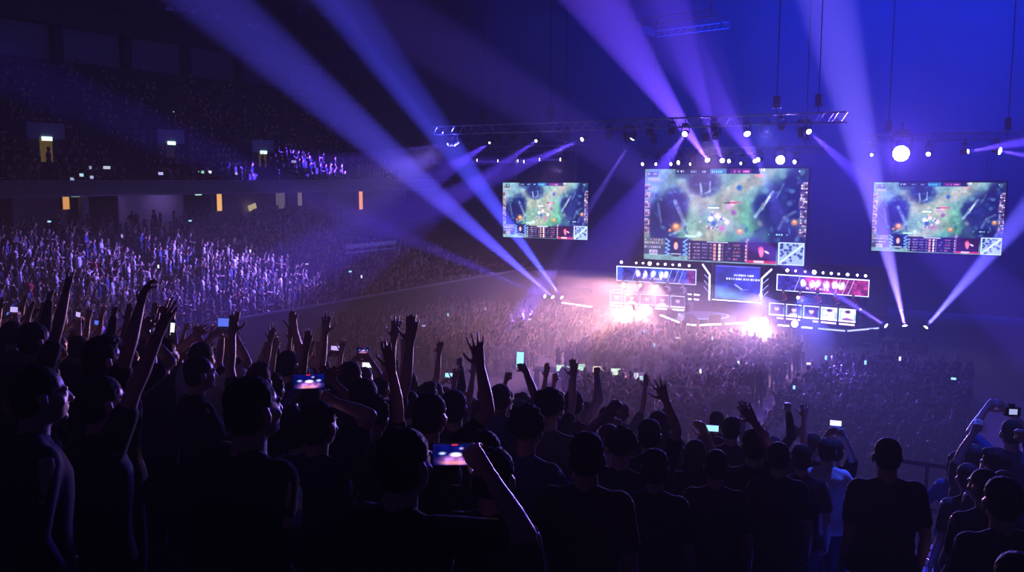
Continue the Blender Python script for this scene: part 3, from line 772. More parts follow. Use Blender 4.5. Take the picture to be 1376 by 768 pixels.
# square rigging frame high over the stage
def square_frame():
    z = 20.2
    c = [PZ(845, 36, z), PZ(882, 50, z), PZ(981, 38, z), PZ(955, 22, z)]
    o = sum(c, Vector()) / 4
    r = empty('rigging_frame', o); tag(r, 'square pale rigging frame hanging high under the roof', 'frame')
    b = MB()
    for i in range(4):
        p = c[i] - o; q = c[(i + 1) % 4] - o
        for dz in (0, .42): b.tube(p + Vector((0, 0, dz)), q + Vector((0, 0, dz)), .035, n=5)
        for k in range(10): b.tube(p.lerp(q, k / 10), p.lerp(q, (k + .5) / 10) + Vector((0, 0, .42)), .015, n=4)
    b.build('frame_beams', mat('pale_alu', (.5, .5, .55), .4, .7), r)
    for i in (0, 3):
        b = MB(); b.tube(c[i] - o, c[i] - o + Vector((-.3, 0, 11)), .03, n=5); b.tube(c[i] - o, c[i] - o + Vector((.5, 0, 11)), .03, n=5); b.build('hanging_cable', mat('pale_alu', (0, 0, 0)), r)
square_frame()

BEAM_NOTE = []
def moving_head(loc, aim, lbl, lens_r=.15, up=True, col=(.55, .5, 1.0), power=0.0, size=6, m=LENS, scale=1.0, blend=.3, group=None, soft=.08):
    """yoke-mounted lamp: base, yoke, head, lens; the real light leaves through the lens"""
    loc = Vector(loc); d = (Vector(aim) - loc).normalized()
    r = empty('moving_head_lamp', loc); tag(r, lbl, 'stage light', group)
    s = scale; z = 1 if up else -1
    b = MB(); b.box((0, 0, z * .52 * s), (.32 * s, .28 * s, .16 * s)); b.tube((0, 0, z * .6 * s), (0, 0, z * .78 * s), .03 * s)
    b.build('base', BLACK, r)
    w = d.cross(Vector((0, 0, 1)))
    w = w.normalized() if w.length > .1 else Vector((1, 0, 0))
    b = MB()
    for k in (-1, 1): b.tube(w * k * .22 * s, w * k * .22 * s + Vector((0, 0, z * .45 * s)), .035 * s)
    b.tube(w * -.22 * s + Vector((0, 0, z * .45 * s)), w * .22 * s + Vector((0, 0, z * .45 * s)), .04 * s)
    b.build('yoke', BLACK, r)
    b = MB(); b.lathe(-d * .25 * s, d, [(0, .10 * s), (.05 * s, .16 * s), (.3 * s, .18 * s), (.42 * s, max(.17 * s, lens_r + .02)), (.46 * s, max(.17 * s, lens_r + .02)), (.46 * s, lens_r), (.40 * s, lens_r)], n=14)
    b.build('lamp_body', BLACK, r)
    b = MB(); b.lathe(d * .17 * s, d, [(0, lens_r), (.03 * s, lens_r * .96), (.07 * s, lens_r * .6), (.08 * s, .01)], n=14)
    b.build('lens', m, r)
    if power > 0:
        spot('beam', loc + d * (.3 * s), loc + d * 50, col, power, size, blend, soft)
    return r
VIO = (.11, .05, 1.0); BLU = (.04, .06, 1.0); DBL = (.0, .032, 1.0); LAV = (.16, .09, 1.0); WRM = (1.0, .62, .50)
P0 = 66.0      # narrow beams
PW = 0.7     # wide, uncovered sources
# front truss heads: pixel of the lens, aim pixel on the plane y=aimY
ft = [(606, 193, (380, 225), 46, VIO, 3000, 7), (659, 191, (600, 230), 44, VIO, 4000, 7), (722, 188, (640, 245), 44, VIO, 4000, 7), (785, 186, (640, 250), 44, VIO, 8000, 8),
      (852, 183, (760, 330), 50, LAV, 9000, 6), (921, 179, (880, 240), 44, VIO, 6000, 8), (1003, 177, (1040, 270), 48, LAV, 3500, 7), (1085, 175, (1180, 260), 46, VIO, 7000, 8)]
for i, (x, y, aim, ab, c, p, sz) in enumerate(ft):
    l = PB(x, y, TY)
    moving_head(l, PB(aim[0], aim[1], ab), '%s lit moving lamp from the left under the long front truss' % ORD[i], lens_r=(.10, .06, .09, .13, .15, .16, .19, .15)[i], col=c, power=p * P0, size=sz, group='lit lamps under the front truss')
for i, (x, y) in enumerate([(630, 189), (690, 186), (752, 184), (818, 182), (873, 178), (903, 176), (960, 172), (1050, 170)]):
    l = PB(x, y, TY); moving_head(l, l + Vector((0, -.3, -1)), 'unlit black moving lamp under the front truss, %s from the left' % ORD[i], m=DARK, group='unlit lamps under the front truss')
# row over the left screen
for i, x in enumerate((645, 673, 700, 708, 729, 757)):
    l = PB(x, (215, 216, 216, 217, 214, 214)[i], 60.2)
    moving_head(l, l + Vector((-6, -3.2, -.1)), '%s lamp from the left in the row over the left screen' % ORD[i], lens_r=.14, col=VIO, power=(0, 2500, 0, 4000, 0, 5000)[i] * P0, size=7, group='lamps over the left screen')
row3 = [(866, 220, .12, None), (884, 220, .1, None), (904, 220, .11, None), (914, 218, .14, None), (930, 220, .08, None), (952, 217, .17, (760, -60)), (971, 217, .16, (905, 30)), (982, 216, .13, None), (998, 219, .09, None), (1015, 217, .13, (965, 130)), (1021, 214, .15, None), (1070, 217, .13, None)]
for i, (x, y, lr, aim) in enumerate(row3):
    l = PB(x, y, 60.2)
    if aim: moving_head(l, PB(aim[0], aim[1], 42), '%s lamp from the left over the central screen, beam aimed up' % ORD[i], lens_r=lr, col=(.15, .06, 1.0), power=(20000, 9000, 8000)[(5, 6, 9).index(i)] * P0, size=(11, 6, 6)[(5, 6, 9).index(i)], m=LENS)
    else: moving_head(l, l + Vector((-3, -8, -1)), '%s lamp from the left in the row over the central screen' % ORD[i], lens_r=lr, group='lamps over the central screen')
# two blown-out lamps facing the hall
moving_head(PB(1048, 215, 60.0), PB(1048, 215, 60.0) + (EYE - PB(1048, 215, 60.0)) * 1.0 + Vector((6, 0, 2)), 'very bright lamp at the right end over the central screen', lens_r=.28, m=LENS_HOT, scale=1.5, col=LAV, power=7000 * PW, size=120, blend=1.0, soft=.3)
moving_head(PB(1211, 206, 59.8), Vector((-1, 0, 9)), 'largest blazing white lamp over the right screen', lens_r=.47, m=LENS_HOT, scale=2.4, col=(.15, .07, 1.0), power=44000 * PW, size=84, blend=.8, soft=.5)
for i, (x, y, lr, aim, p) in enumerate([(1172, 207, .09, None, 0), (1248, 206, .13, None, 0), (1296, 204, .14, (1500, 170), 9000), (1339, 202, .22, (1500, 230), 6000)]):
    l = PB(x, y, 60.2)
    moving_head(l, PB(aim[0], aim[1], 58) if aim else l + Vector((0, -8, -2)), '%s smaller lamp from the left over the right screen' % ORD[i], lens_r=lr, col=VIO, power=p * P0, size=12)
# floor lamps left of the stage, beams rising to the left over the hall
for i, (x, y, aim, ab, c, p, sz) in enumerate([(735, 399, (500, 300), 48, VIO, 9000, 5.5), (745, 401, (480, 170), 46, (.10, .08, 1.0), 42000, 8), (757, 402, (430, -40), 44, (.07, .07, 1.0), 52000, 8)]):
    l = PZ(x, y, .9)
    moving_head(l, PB(aim[0], aim[1], ab), '%s of three floor lamps left of the stage, beam rising left' % ('leftmost', 'middle', 'rightmost')[i], lens_r=.14, up=False, col=c, power=p * P0 * 1.25, size=sz, blend=.6)
for i, (x, y, aim, ab, c, p, sz) in enumerate([(1195, 440, (1000, 318), 53, LAV, 16000, 8), (1217, 442, (1140, 120), 54, (.22, .15, 1), 34000, 11), (1241, 443, (1440, 215), 55, (.13, .11, 1), 30000, 10)]):
    l = PZ(x, y, 1.3)
    fc = empty('flight_case', (l.x, l.y, 0)); tag(fc, 'black flight case under the %s floor lamp right of the stage' % ('leftmost', 'middle', 'rightmost')[i], 'case')
    b = MB(); b.box((0, 0, .34), (.6, .6, .60)); b.build('case_body', DARK, fc)
    b = MB(); b.box((0, 0, .62), (.64, .64, .06)); b.build('lid_edge', STEEL, fc); b = MB(); b.box((0, 0, .06), (.64, .64, .06)); b.build('base_edge', STEEL, fc)
    moving_head(l, PB(aim[0], aim[1], ab), '%s of three floor lamps right of the stage' % ('leftmost', 'middle', 'rightmost')[i], lens_r=.14, up=False, col=c, power=p * P0 * 1.25, size=sz, blend=.6)
# small dots over the team banners
for k, (xs, y0, sl, cx) in enumerate((((835, 855, 864, 873, 884, 894, 904, 913, 926), 352, .05, 'left'), ((1058, 1069, 1082, 1094, 1106, 1117, 1127, 1139, 1152, 1163), 363, .07, 'right'))):
    for i, x in enumerate(xs):
        l = PB(x, y0 + (x - xs[0]) * sl, 57.6 if k == 0 else 57.3)
        r = empty('banner_spotlight', l); tag(r, '%s small round spotlight from the left along the top of the %s team banner' % (ORD[i], cx), 'stage light', 'spotlights over the %s team banner' % cx)
        q = (.10, .06, .06, .13, .07, .08, .06, .09, .07, .08)[i]
        b = MB(); b.lathe((0, .22, 0), (0, -1, 0), [(0, .05), (.03, .1), (.2, q + .02)], n=10); b.tube((0, .1, -.25), (0, .1, 0), .02, n=5); b.build('housing', BLACK, r)
        b = MB(); b.lathe((0, .0, 0), (0, -1, 0), [(0, q), (.03, q * .7), (.04, .01)], n=10); b.build('lens', LENS, r)
# warm blinders on the stage front
for i, (x, y, p, lr) in enumerate([(848, 413, 14000, .17), (873, 415, 26000, .22), (1027, 430, 38000, .28)]):
    l = PZ(x, y, 1.5) if i == 2 else PZ(x, y, 1.6)
    moving_head(l, l + Vector((3, -30, -5)), ('smaller warm blinder on the left stage front', 'larger warm blinder on the left stage front', 'brightest warm blinder on the right stage front')[i], lens_r=lr, up=False, m=LENS_WARM, scale=1.3, col=(1.0, .47, .42) if i < 2 else (1.0, .52, .40), power=p * PW * .9, size=60, blend=1.0, soft=.3)
l = PZ(1068, 435, 1.3)
moving_head(l, l + Vector((2, -10, 2)), 'small round violet-white lamp right of the brightest warm blinder', lens_r=.20, up=False, m=LENS, col=VIO, power=1500 * PW, size=120, blend=1)

# audience and wash lamps, mostly added for their effect (wide, soft edged)
def wash(loc, aim, col, p, size, lbl, blend=1.0, soft=.6):
    moving_head(loc, aim, lbl, lens_r=.16, col=col, power=p, size=size, m=mat('violet_lens', (.2, .15, .5), .2), blend=blend, soft=soft, scale=1.2)
wash((-35.5, 52.2, 12.5), (-44, 32, 2.2), (.24, .15, 1.0), 130000, 36, 'violet wash lamp at the left end of the front truss aimed at the side stand', blend=.8)  # added to brighten the side stand crowd
for i, (x, p) in enumerate([(-48, 4000), (-34, 28000), (-21, 75000), (-9, 150000), (3, 110000), (15, 26000)]):  # added out of view to fill the haze with blue
    wash((x, 53, 29), (x - 1, 72, 21), DBL, p, 84, '%s deep blue wash lamp from the left under the roof, aimed at the back wall' % ORD[i])
# small lamps and poles added by the blinders, narrow beams to rim the near stand
for i, (lx, ly, ax, c, p) in enumerate(((-24.6, 56.9, -19, (.85, .36, .50), 36000), (-23.4, 56.9, -12, (1.0, .46, .42), 40000), (-22.2, 56.9, -5.5, (.85, .38, .55), 30000), (-14.9, 56.0, -1.5, (.30, .22, 1.0), 50000), (-12.6, 55.9, 3.5, (.12, .14, 1.0), 60000))):
    r = moving_head((lx, ly, 2.75), (ax, 6, 5.0), '%s small audience lamp from the left on a short pole at the stage front' % ORD[i], lens_r=.09, up=False, m=LENS_WARM if i < 3 else LENS, scale=.7, col=c, power=p, size=14, blend=.25, soft=.1)
    b = MB(); b.tube((0, 0, -1.62), (0, 0, -.45), .03); b.lathe((0, 0, -1.64), (0, 0, 1), [(0, .22), (.03, .2)], n=12); b.build('pole', BLACK, r)
wash((-14, 52.6, 12.6), (-2, 6, 6.5), (.12, .12, 1.0), 22000, 26, 'violet audience lamp under the right half of the front truss aimed at the near stand', soft=.3)  # added to rim the near stand
wash((-17, 52.6, 12.6), (-15.5, 41, 0), (.64, .32, .85), 30000, 64, 'mauve wash lamp under the middle of the front truss aimed at the central floor crowd')  # added to tint the fog and central crowd mauve
wash((-27, 52.6, 12.6), (-27, 45, 0), (.55, .28, 1.0), 14000, 60, 'mauve wash lamp under the left of the front truss aimed at the left floor crowd')
wash((-22.6, 52.4, 12.6), (-22.7, 57.6, 2.4), (1.0, .72, .9), 5000, 26, 'pale pink lamp under the front truss aimed at the left player desks')  # added to light the left team's players
wash((-12, 52.4, 12.6), (-12, 57.6, 2.4), (1.0, .66, .9), 4000, 26, 'pale pink lamp under the front truss aimed at the right player desks')  # added to light the right team's players
wash((0.5, 16, 24), (-.9, 8.0, 6.4), (.04, .08, 1.0), 36000, 10, 'blue lamp high over the near stand aimed at the aisle stairs')  # added out of view to make the steps blue
wash((-18.6, 55.5, 12.6), (-18.6, 56.3, 1.2), (.4, .4, 1.0), 3000, 34, 'pale wash lamp straight over the round centre of the stage', blend=.5)
# ------------------------------------------------------------------ people
def V3(*a): return Vector(a)
class Body:
    """closed, overlapping tapered shapes that are fused into one continuous skin by a voxel remesh"""
    def __init__(s): s.v = []; s.f = []
    def cap(s, p0, r0, p1, r1, n=12):
        p0 = Vector(p0); p1 = Vector(p1); d = p1 - p0
        if d.length < 1e-6: d = Vector((0, 0, 1e-4))
        d.normalize(); u = d.orthogonal().normalized(); w = d.cross(u)
        prof = []
        for k in range(1, 4):
            a = math.pi / 2 * (1 - k / 3.0); prof.append((p0 - d * r0 * math.sin(a), r0 * math.cos(a)))
        for k in range(0, 3):
            a = math.pi / 2 * k / 3.0; prof.append((p1 + d * r1 * math.sin(a), r1 * math.cos(a)))
        b = len(s.v)
        for c, r in prof:
            for i in range(n):
                t = 2 * math.pi * i / n; s.v.append(tuple(c + (u * math.cos(t) + w * math.sin(t)) * r))
        e0 = len(s.v); s.v.append(tuple(p0 - d * r0)); s.v.append(tuple(p1 + d * r1))
        m = len(prof)
        for k in range(m - 1):
            for i in range(n): j = (i + 1) % n; s.f.append((b + k * n + i, b + k * n + j, b + (k + 1) * n + j, b + (k + 1) * n + i))
        for i in range(n):
            j = (i + 1) % n; s.f.append((e0, b + j, b + i)); s.f.append((e0 + 1, b + (m - 1) * n + i, b + (m - 1) * n + j))
    def ell(s, c, r, R=None, n=16, m=10):
        c = Vector(c); b = len(s.v)
        for k in range(1, m):
            a = math.pi * k / m
            for i in range(n):
                t = 2 * math.pi * i / n
                p = Vector((r[0] * math.sin(a) * math.cos(t), r[1] * math.sin(a) * math.sin(t), r[2] * math.cos(a)))
                if R is not None: p = R @ p
                s.v.append(tuple(c + p))
        top = Vector((0, 0, r[2])); bot = -top
        if R is not None: top = R @ top; bot = R @ bot
        e = len(s.v); s.v += [tuple(c + top), tuple(c + bot)]
        for k in range(m - 2):
            for i in range(n): j = (i + 1) % n; s.f.append((b + k * n + i, b + (k + 1) * n + i, b + (k + 1) * n + j, b + k * n + j))
        for i in range(n):
            j = (i + 1) % n; s.f.append((e, b + i, b + j)); s.f.append((e + 1, b + (m - 2) * n + j, b + (m - 2) * n + i))
    def loft(s, rings, n=20):
        """rings: (z, centre y, half width, half depth), rounded-box cross-sections"""
        b = len(s.v); m = len(rings)
        for z, yc, rx, ry in rings:
            for i in range(n):
                t = 2 * math.pi * i / n; c, q = math.cos(t), math.sin(t)
                s.v.append((rx * math.copysign(abs(c) ** .8, c), yc + ry * math.copysign(abs(q) ** .8, q), z))
        for k in range(m - 1):
            for i in range(n): j = (i + 1) % n; s.f.append((b + k * n + i, b + k * n + j, b + (k + 1) * n + j, b + (k + 1) * n + i))
        s.f.append(tuple(b + i for i in range(n - 1, -1, -1))); s.f.append(tuple(b + (m - 1) * n + i for i in range(n)))
    def mesh(s, name, voxel, smooth=3, dec=None):
        me = bpy.data.meshes.new(name + '_raw'); me.from_pydata(s.v, [], s.f)
        o = bpy.data.objects.new('tmp', me); COL.objects.link(o)
        if voxel:
            m = o.modifiers.new('r', 'REMESH'); m.mode = 'VOXEL'; m.voxel_size = voxel; m.use_smooth_shade = True
            m = o.modifiers.new('s', 'SMOOTH'); m.factor = .5; m.iterations = smooth
        if dec:
            m = o.modifiers.new('d', 'DECIMATE'); m.ratio = dec
        bpy.context.view_layer.update()
        dg = bpy.context.evaluated_depsgraph_get()
        out = bpy.data.meshes.new_from_object(o.evaluated_get(dg))
        out.name = name
        bpy.data.objects.remove(o); bpy.data.meshes.remove(me)
        out.polygons.foreach_set('use_smooth', [True] * len(out.polygons))
        return out

UARM, FARM = .285, .255
def ik(S, T, pole):
    """elbow and wrist for a shoulder S reaching for T"""
    d = T - S; L = d.length; L2 = min(L, UARM + FARM - .004); L2 = max(L2, .10)
    dn = d.normalized(); W = S + dn * L2
    a = (UARM ** 2 - FARM ** 2 + L2 ** 2) / (2 * L2); h = math.sqrt(max(UARM ** 2 - a ** 2, 0))
    pp = pole - dn * pole.dot(dn)
    if pp.length < 1e-4: pp = dn.orthogonal()
    return S + dn * a + pp.normalized() * h, W

def hand(B, W, d, n, side, style):
    """palm, four jointed fingers and a thumb; d = direction of the hand, n = palm normal, side = +1 thumb towards d x n"""
    d = d.normalized(); n = (n - d * n.dot(d)); n = n.normalized() if n.length > .01 else d.orthogonal().normalized()
    s = d.cross(n) * side
    curl = {'open': .10, 'spread': .04, 'relax': .45, 'fist': 1.35, 'grip': .75, 'point': 1.4, 'horns': 1.35}[style]
    spread = {'spread': .30, 'open': .16}.get(style, .04)
    for i, o in enumerate((.028, .010, -.010, -.028)):
        B.cap(W + s * o * .45, .016, W + d * .082 + s * o, .0125, n=10)
    B.ell(W + d * .048, (.036, .017, .048), Matrix((s, n, d)).transposed(), n=12, m=8)
    B.cap(W - d * .03, .0265, W + d * .02, .022)
    Ls = ((.042, .025, .020), (.047, .029, .021), (.043, .027, .020), (.033, .020, .018))
    for i, o in enumerate((.030, .010, -.010, -.029)):
        c = curl
        if style == 'point' and i == 0: c = .05
        if style == 'horns' and i in (0, 3): c = .05
        if style in ('open', 'spread', 'relax'): c *= (1.0, .8, 1.0, 1.3)[i]
        p = W + d * (.086 if i != 3 else .078) + s * o
        ang = spread * (1.5 - i) / 1.5
        base = (d * math.cos(ang) + s * math.sin(ang)).normalized()
        a = c * .8; r = .0095
        for k in range(3):
            dd = base * math.cos(a) + n * math.sin(a)
            q = p + dd * Ls[i][k]
            B.cap(p, r, q, r * .9, n=8); r *= .92; p = q; a += c * (.95 if k == 0 else .7)
    # thumb from the side of the palm near its base
    p = W + d * .022 + s * .026
    if style in ('fist', 'point', 'horns'): seq = [(d * .5 + s * .6 + n * .5, .038), (d * .5 - s * .2 + n * .75, .030), (d * .1 - s * .9 + n * .2, .026)]
    elif style == 'grip': seq = [(d * .5 + s * .6 + n * .5, .040), (d * .7 + s * .1 + n * .6, .032), (d * .9 - s * .2 + n * .3, .026)]
    else: seq = [(d * .55 + s * .8 + n * .15, .042), (d * .75 + s * .62, .032), (d * .9 + s * .4, .026)]
    r = .0125
    for dd, L in seq:
        q = p + dd.normalized() * L; B.cap(p, r, q, r * .88, n=8); p = q; r *= .88

SHO = .178
def arm_targets(pose, j=0.0):
    """wrist targets, elbow poles, hand style for left (-1) and right (+1), person facing +y"""
    D = {
        'down': {s: (V3(s * .235, .05, .90), V3(s * .12, -.9, .1), 'relax') for s in (-1, 1)},
        'front': {s: (V3(s * .16, .26, 1.12), V3(s * .7, -.4, -.5), 'relax') for s in (-1, 1)},
    }
    D['up_r'] = {-1: D['down'][-1], 1: (V3(.26 + j * .1, .14, 1.97), V3(.9, .2, 0), 'open')}
    D['up_l'] = {1: D['front'][1], -1: (V3(-.24 + j * .1, .18, 1.95), V3(-.9, .1, 0), 'open')}
    D['up_both'] = {s: (V3(s * (.30 + .05 * j), .16, 1.92), V3(s * .9, .1, 0), 'spread') for s in (-1, 1)}
    D['fist_r'] = {-1: D['front'][-1], 1: (V3(.24, .20, 1.90), V3(.9, -.1, 0), 'fist')}
    D['fist_l'] = {1: D['down'][1], -1: (V3(-.26, .16, 1.92), V3(-.9, .0, 0), 'fist')}
    D['phone_both'] = {s: (V3(s * .085, .34, 1.74), V3(s * .8, -.1, -.6), 'grip') for s in (-1, 1)}
    D['phone_r'] = {-1: D['down'][-1], 1: (V3(.10, .32, 1.80), V3(.8, -.1, -.5), 'grip')}
    D['clap'] = {s: (V3(s * .045, .30, 1.70), V3(s * .9, 0, -.5), 'open') for s in (-1, 1)}
    D['reach'] = {-1: (V3(-.20, .36, 1.80), V3(-.8, 0, -.4), 'open'), 1: (V3(.33, .22, 1.86), V3(.9, 0, -.2), 'open')}
    return D[pose]

def person_shapes(pose='down', arms=None, head_yaw=0.0, head_pitch=0.0, lean=0.0, build=1.0, sleeve='short', legs=True, seated=False):
    """returns the Body lists for skin, shirt, trousers and hair cap frame"""
    A = dict(arm_targets(pose) if pose else {})
    if arms: A.update(arms)
    sk, sh, tr, shoe = Body(), Body(), Body(), Body()
    bw = build
    # skin: neck, head
    HC = V3(0, .032 + lean * .1, 1.618)
    R = Matrix.Rotation(head_yaw, 3, 'Z') @ Matrix.Rotation(head_pitch, 3, 'X')
    def H(x, y, z): return HC + R @ V3(x, y, z)
    neck0 = V3(0, -.01 + lean * .05, 1.43)
    sk.cap(neck0, .060 * bw, H(0, -.02, -.06), .054)
    sk.ell(H(0, -.012, .030), (.076, .096, .088), R); sk.ell(H(0, .012, -.015), (.068, .082, .095), R)
    sk.ell(H(0, .030, -.060), (.052, .058, .050), R)          # jaw
    sk.ell(H(0, .074, -.088), (.022, .020, .018), R, 8, 6)    # chin
    sk.cap(H(0, .082, .018), .011, H(0, .106, -.022), .013, 8); sk.ell(H(0, .100, -.026), (.017, .012, .010), R, 8, 6)   # nose
    sk.ell(H(0, .084, -.052), (.024, .014, .007), R, 8, 6); sk.ell(H(0, .083, -.062), (.020, .013, .008), R, 8, 6)       # lips
    for s_ in (-1, 1):
        sk.ell(H(s_ * .030, .078, .028), (.026, .013, .008), R, 8, 6)      # brow
        sk.ell(H(s_ * .030, .076, .008), (.013, .012, .010), R, 8, 6)      # eye
        sk.ell(H(s_ * .046, .058, -.022), (.020, .020, .018), R, 8, 6)     # cheek
        sk.ell(H(s_ * .084, -.010, -.010), (.010, .021, .033), R, 10, 8)   # ear
    # skin: torso, hips, legs as one body
    TR = [(.86, -.01, .135, .085), (.93, -.01, .160, .100), (1.02, -.005, .142, .092), (1.12, .0, .136, .090), (1.24, .0, .152, .103), (1.33, -.005, .165, .108), (1.40, -.012, .150, .085), (1.455, -.016, .085, .060)]
    sk.loft([(z, y, rx * bw * .93, ry * bw * .92) for z, y, rx, ry in TR])
    for s_ in (-1, 1):
        if seated:
            k0, a0 = V3(s_ * .11, .42, .90), V3(s_ * .12, .40, .50)
            sk.cap(V3(s_ * .085, 0, .92), .080, k0, .054); sk.cap(k0, .054, a0, .038); sk.cap(a0 + V3(0, -.03, -.03), .036, a0 + V3(0, .14, -.05), .026)
            tr.cap(V3(s_ * .085, 0, .92), .095, k0, .072); tr.cap(k0, .070, a0, .056)
            shoe.cap(a0 + V3(0, -.03, -.02), .044, a0 + V3(0, .15, -.035), .036)
        elif legs:
            sk.cap(V3(s_ * .085, 0, .92), .082, V3(s_ * .10, .015, .50), .052); sk.cap(V3(s_ * .10, .015, .50), .054, V3(s_ * .11, -.02, .09), .036)
            sk.cap(V3(s_ * .11, -.04, .045), .036, V3(s_ * .13, .13, .03), .026)
            shoe.cap(V3(s_ * .11, -.05, .045), .046, V3(s_ * .132, .14, .032), .036); shoe.cap(V3(s_ * .11, -.03, .06), .048, V3(s_ * .11, -.02, .11), .046)
            tr.cap(V3(s_ * .080, 0, .90), .092 * bw, V3(s_ * .10, .015, .50), .072); tr.cap(V3(s_ * .10, .015, .50), .072, V3(s_ * .11, -.02, .10), .058)
        S = V3(s_ * SHO * (bw * .5 + .5), -.005, 1.405)
        T, pole, style = A[s_]
        T = V3(*T)
        raised = max(0, min(1, (T.z - 1.35) / .5))
        S = S + V3(-s_ * .015 * raised, 0, .035 * raised)
        E, W = ik(S, T, V3(*pole))
        sk.cap(S, .043 * bw, S.lerp(E, .45), .041 * bw); sk.cap(S.lerp(E, .45), .043 * bw, E, .034)
        sk.cap(E, .035, E.lerp(W, .35), .037); sk.cap(E.lerp(W, .35), .037, W, .0245)
        d = (W - E).normalized()
        n = V3(0, 1, 0) if T.z > 1.5 else V3(-s_, 0, 0)
        if style in ('grip',): d2 = (d + V3(-s_ * .35, .0, .1)).normalized(); n = V3(-s_ * .5, .8, 0)
        else: d2 = d
        # thumb side: inward for raised palms facing forward, forward for hanging arms
        th = d2.cross(n); want = V3(-s_, 0, 0) if T.z > 1.5 else V3(0, 1, 0)
        hand(sk, W, d2, n, 1 if th.dot(want) > 0 else -1, style)
        # sleeves
        t = .62 if sleeve == 'short' else 1.0
        sh.cap(S + V3(-s_ * .03, 0, -.005), .070 * bw, S.lerp(E, t), (.058 if sleeve == 'short' else .047))
        if sleeve == 'long': sh.cap(E, .054, E.lerp(W, .92), .036)
    # shirt
    sh.loft([(.87, -.01, .196 * bw, .134 * bw), (.93, -.01, .192 * bw, .130 * bw)] + [(z, y, (rx + .019) * bw, (ry + .018) * bw) for z, y, rx, ry in TR[2:-1]] + [(1.462, -.016, .082, .062)])
    sh.cap(V3(-.12 * bw, -.012, 1.388), .062, V3(.12 * bw, -.012, 1.388), .062)
    for s_ in (-1, 1): sh.cap(V3(s_ * .035, -.02, 1.455), .050, V3(s_ * .135 * bw, -.012, 1.405), .056)
    sh.cap(neck0 + V3(0, -.005, -.01), .072, neck0 + V3(0, .005, .030), .063)
    tr.ell(V3(0, -.01, .92), (.160 * bw, .110 * bw, .10))
    return sk, sh, tr, shoe, H, R

def hair_shape(H, R, style):
    b = Body()
    if style == 'short':
        b.ell(H(0, -.022, .050), (.084, .098, .082), R); b.ell(H(0, -.045, .0), (.080, .072, .085), R)
    elif style == 'crop':
        b.ell(H(0, -.020, .042), (.081, .096, .083), R); b.ell(H(0, -.045, -.005), (.076, .065, .075), R)
    elif style == 'quiff':
        b.ell(H(0, -.022, .050), (.085, .098, .084), R); b.ell(H(0, -.045, .0), (.080, .070, .082), R); b.ell(H(0, .045, .105), (.055, .045, .028), R); b.ell(H(.02, .0, .118), (.055, .06, .025), R)
    elif style == 'curly':
        rr = random.Random(5); b.ell(H(0, -.025, .048), (.092, .104, .090), R)
        for i in range(40):
            a = rr.random() * 6.28; e = rr.random() * 1.5 - .25
            p = V3(math.cos(a) * math.cos(e) * .09, -.025 + math.sin(a) * math.cos(e) * .10, .045 + math.sin(e) * .09)
            if p.y < .05 or p.z > .08: b.ell(H(*p), (.022, .022, .022), None, 6, 5)
    elif style == 'long':
        b.ell(H(0, -.022, .045), (.088, .100, .088), R); b.ell(H(0, -.065, -.06), (.086, .055, .11), R); b.ell(H(0, -.085, -.17), (.080, .045, .12), R)
        for s_ in (-1, 1): b.cap(H(s_ * .072, -.01, .0), .026, H(s_ * .078, -.03, -.15), .022)
    elif style == 'bun':
        b.ell(H(0, -.022, .046), (.084, .098, .084), R); b.ell(H(0, -.04, .0), (.078, .068, .078), R); b.ell(H(0, -.095, .095), (.040, .038, .038), R)
    elif style == 'cap':
        b.ell(H(0, -.010, .058), (.088, .104, .074), R); b.ell(H(0, .100, .045), (.062, .062, .010), R); b.ell(H(0, -.035, .005), (.079, .070, .075), R)
    elif style == 'pony':
        b.ell(H(0, -.022, .046), (.084, .098, .084), R); b.ell(H(0, -.04, .0), (.078, .068, .078), R); b.cap(H(0, -.11, .03), .025, H(0, -.15, -.12), .016)
    return b

SKINS = [mat('skin_%d' % i, c, .42, noise=.12, nscale=14, spec=.55) for i, c in enumerate([(.60, .40, .31), (.48, .30, .22), (.28, .16, .11), (.66, .46, .37)])]
HAIRS = [mat('hair_%d' % i, c, .75, noise=.4, nscale=40, spec=.25) for i, c in enumerate([(.012, .010, .010), (.03, .018, .012), (.08, .045, .025), (.02, .02, .022)])]
CLOTH = {}
def cloth(nm, c): CLOTH[nm] = mat('cloth_' + nm, c, .85, noise=.25, nscale=22, spec=.2); return CLOTH[nm]
for nm, c in (('black', (.012, .012, .014)), ('charcoal', (.035, .035, .04)), ('navy', (.015, .02, .06)), ('grey', (.14, .14, .15)), ('white', (.55, .55, .57)), ('blue', (.05, .08, .25)), ('red', (.30, .02, .03)), ('denim', (.03, .045, .09))): cloth(nm, c)

from mathutils import noise as mnoise
def ruffle(me, amp, fr):
    if amp <= 0: return me
    n = len(me.vertices); co = np.empty(n * 3, np.float32); me.vertices.foreach_get('co', co); co = co.reshape(-1, 3)
    no = np.empty(n * 3, np.float32); me.vertices.foreach_get('normal', no); no = no.reshape(-1, 3)
    for i in range(n):
        p = Vector(co[i]); a = mnoise.noise(p * fr) + .5 * mnoise.noise(p * fr * 2.3)
        co[i] += no[i] * float(amp * a)
    me.vertices.foreach_set('co', co.ravel()); me.update()
    return me
def make_person(name_mesh, pose='down', arms=None, voxel=.012, hair='short', **k):
    """builds the shared meshes of one figure: dict part -> mesh"""
    sk, sh, tr, shoe, H, R = person_shapes(pose, arms, **k)
    vx = voxel
    return dict(skin=sk.mesh('person_body', vx, 3), shirt=sh.mesh('shirt', max(.014, vx), 2), trousers=tr.mesh('trousers', .022, 3), shoes=shoe.mesh('shoes', .018, 2), hair=ruffle(hair_shape(H, R, hair).mesh('hair', max(.008, vx), 1), {'cap': 0, 'crop': .002, 'quiff': .006, 'curly': .008}.get(hair, .0045), 85) if hair else None, hairstyle=hair)

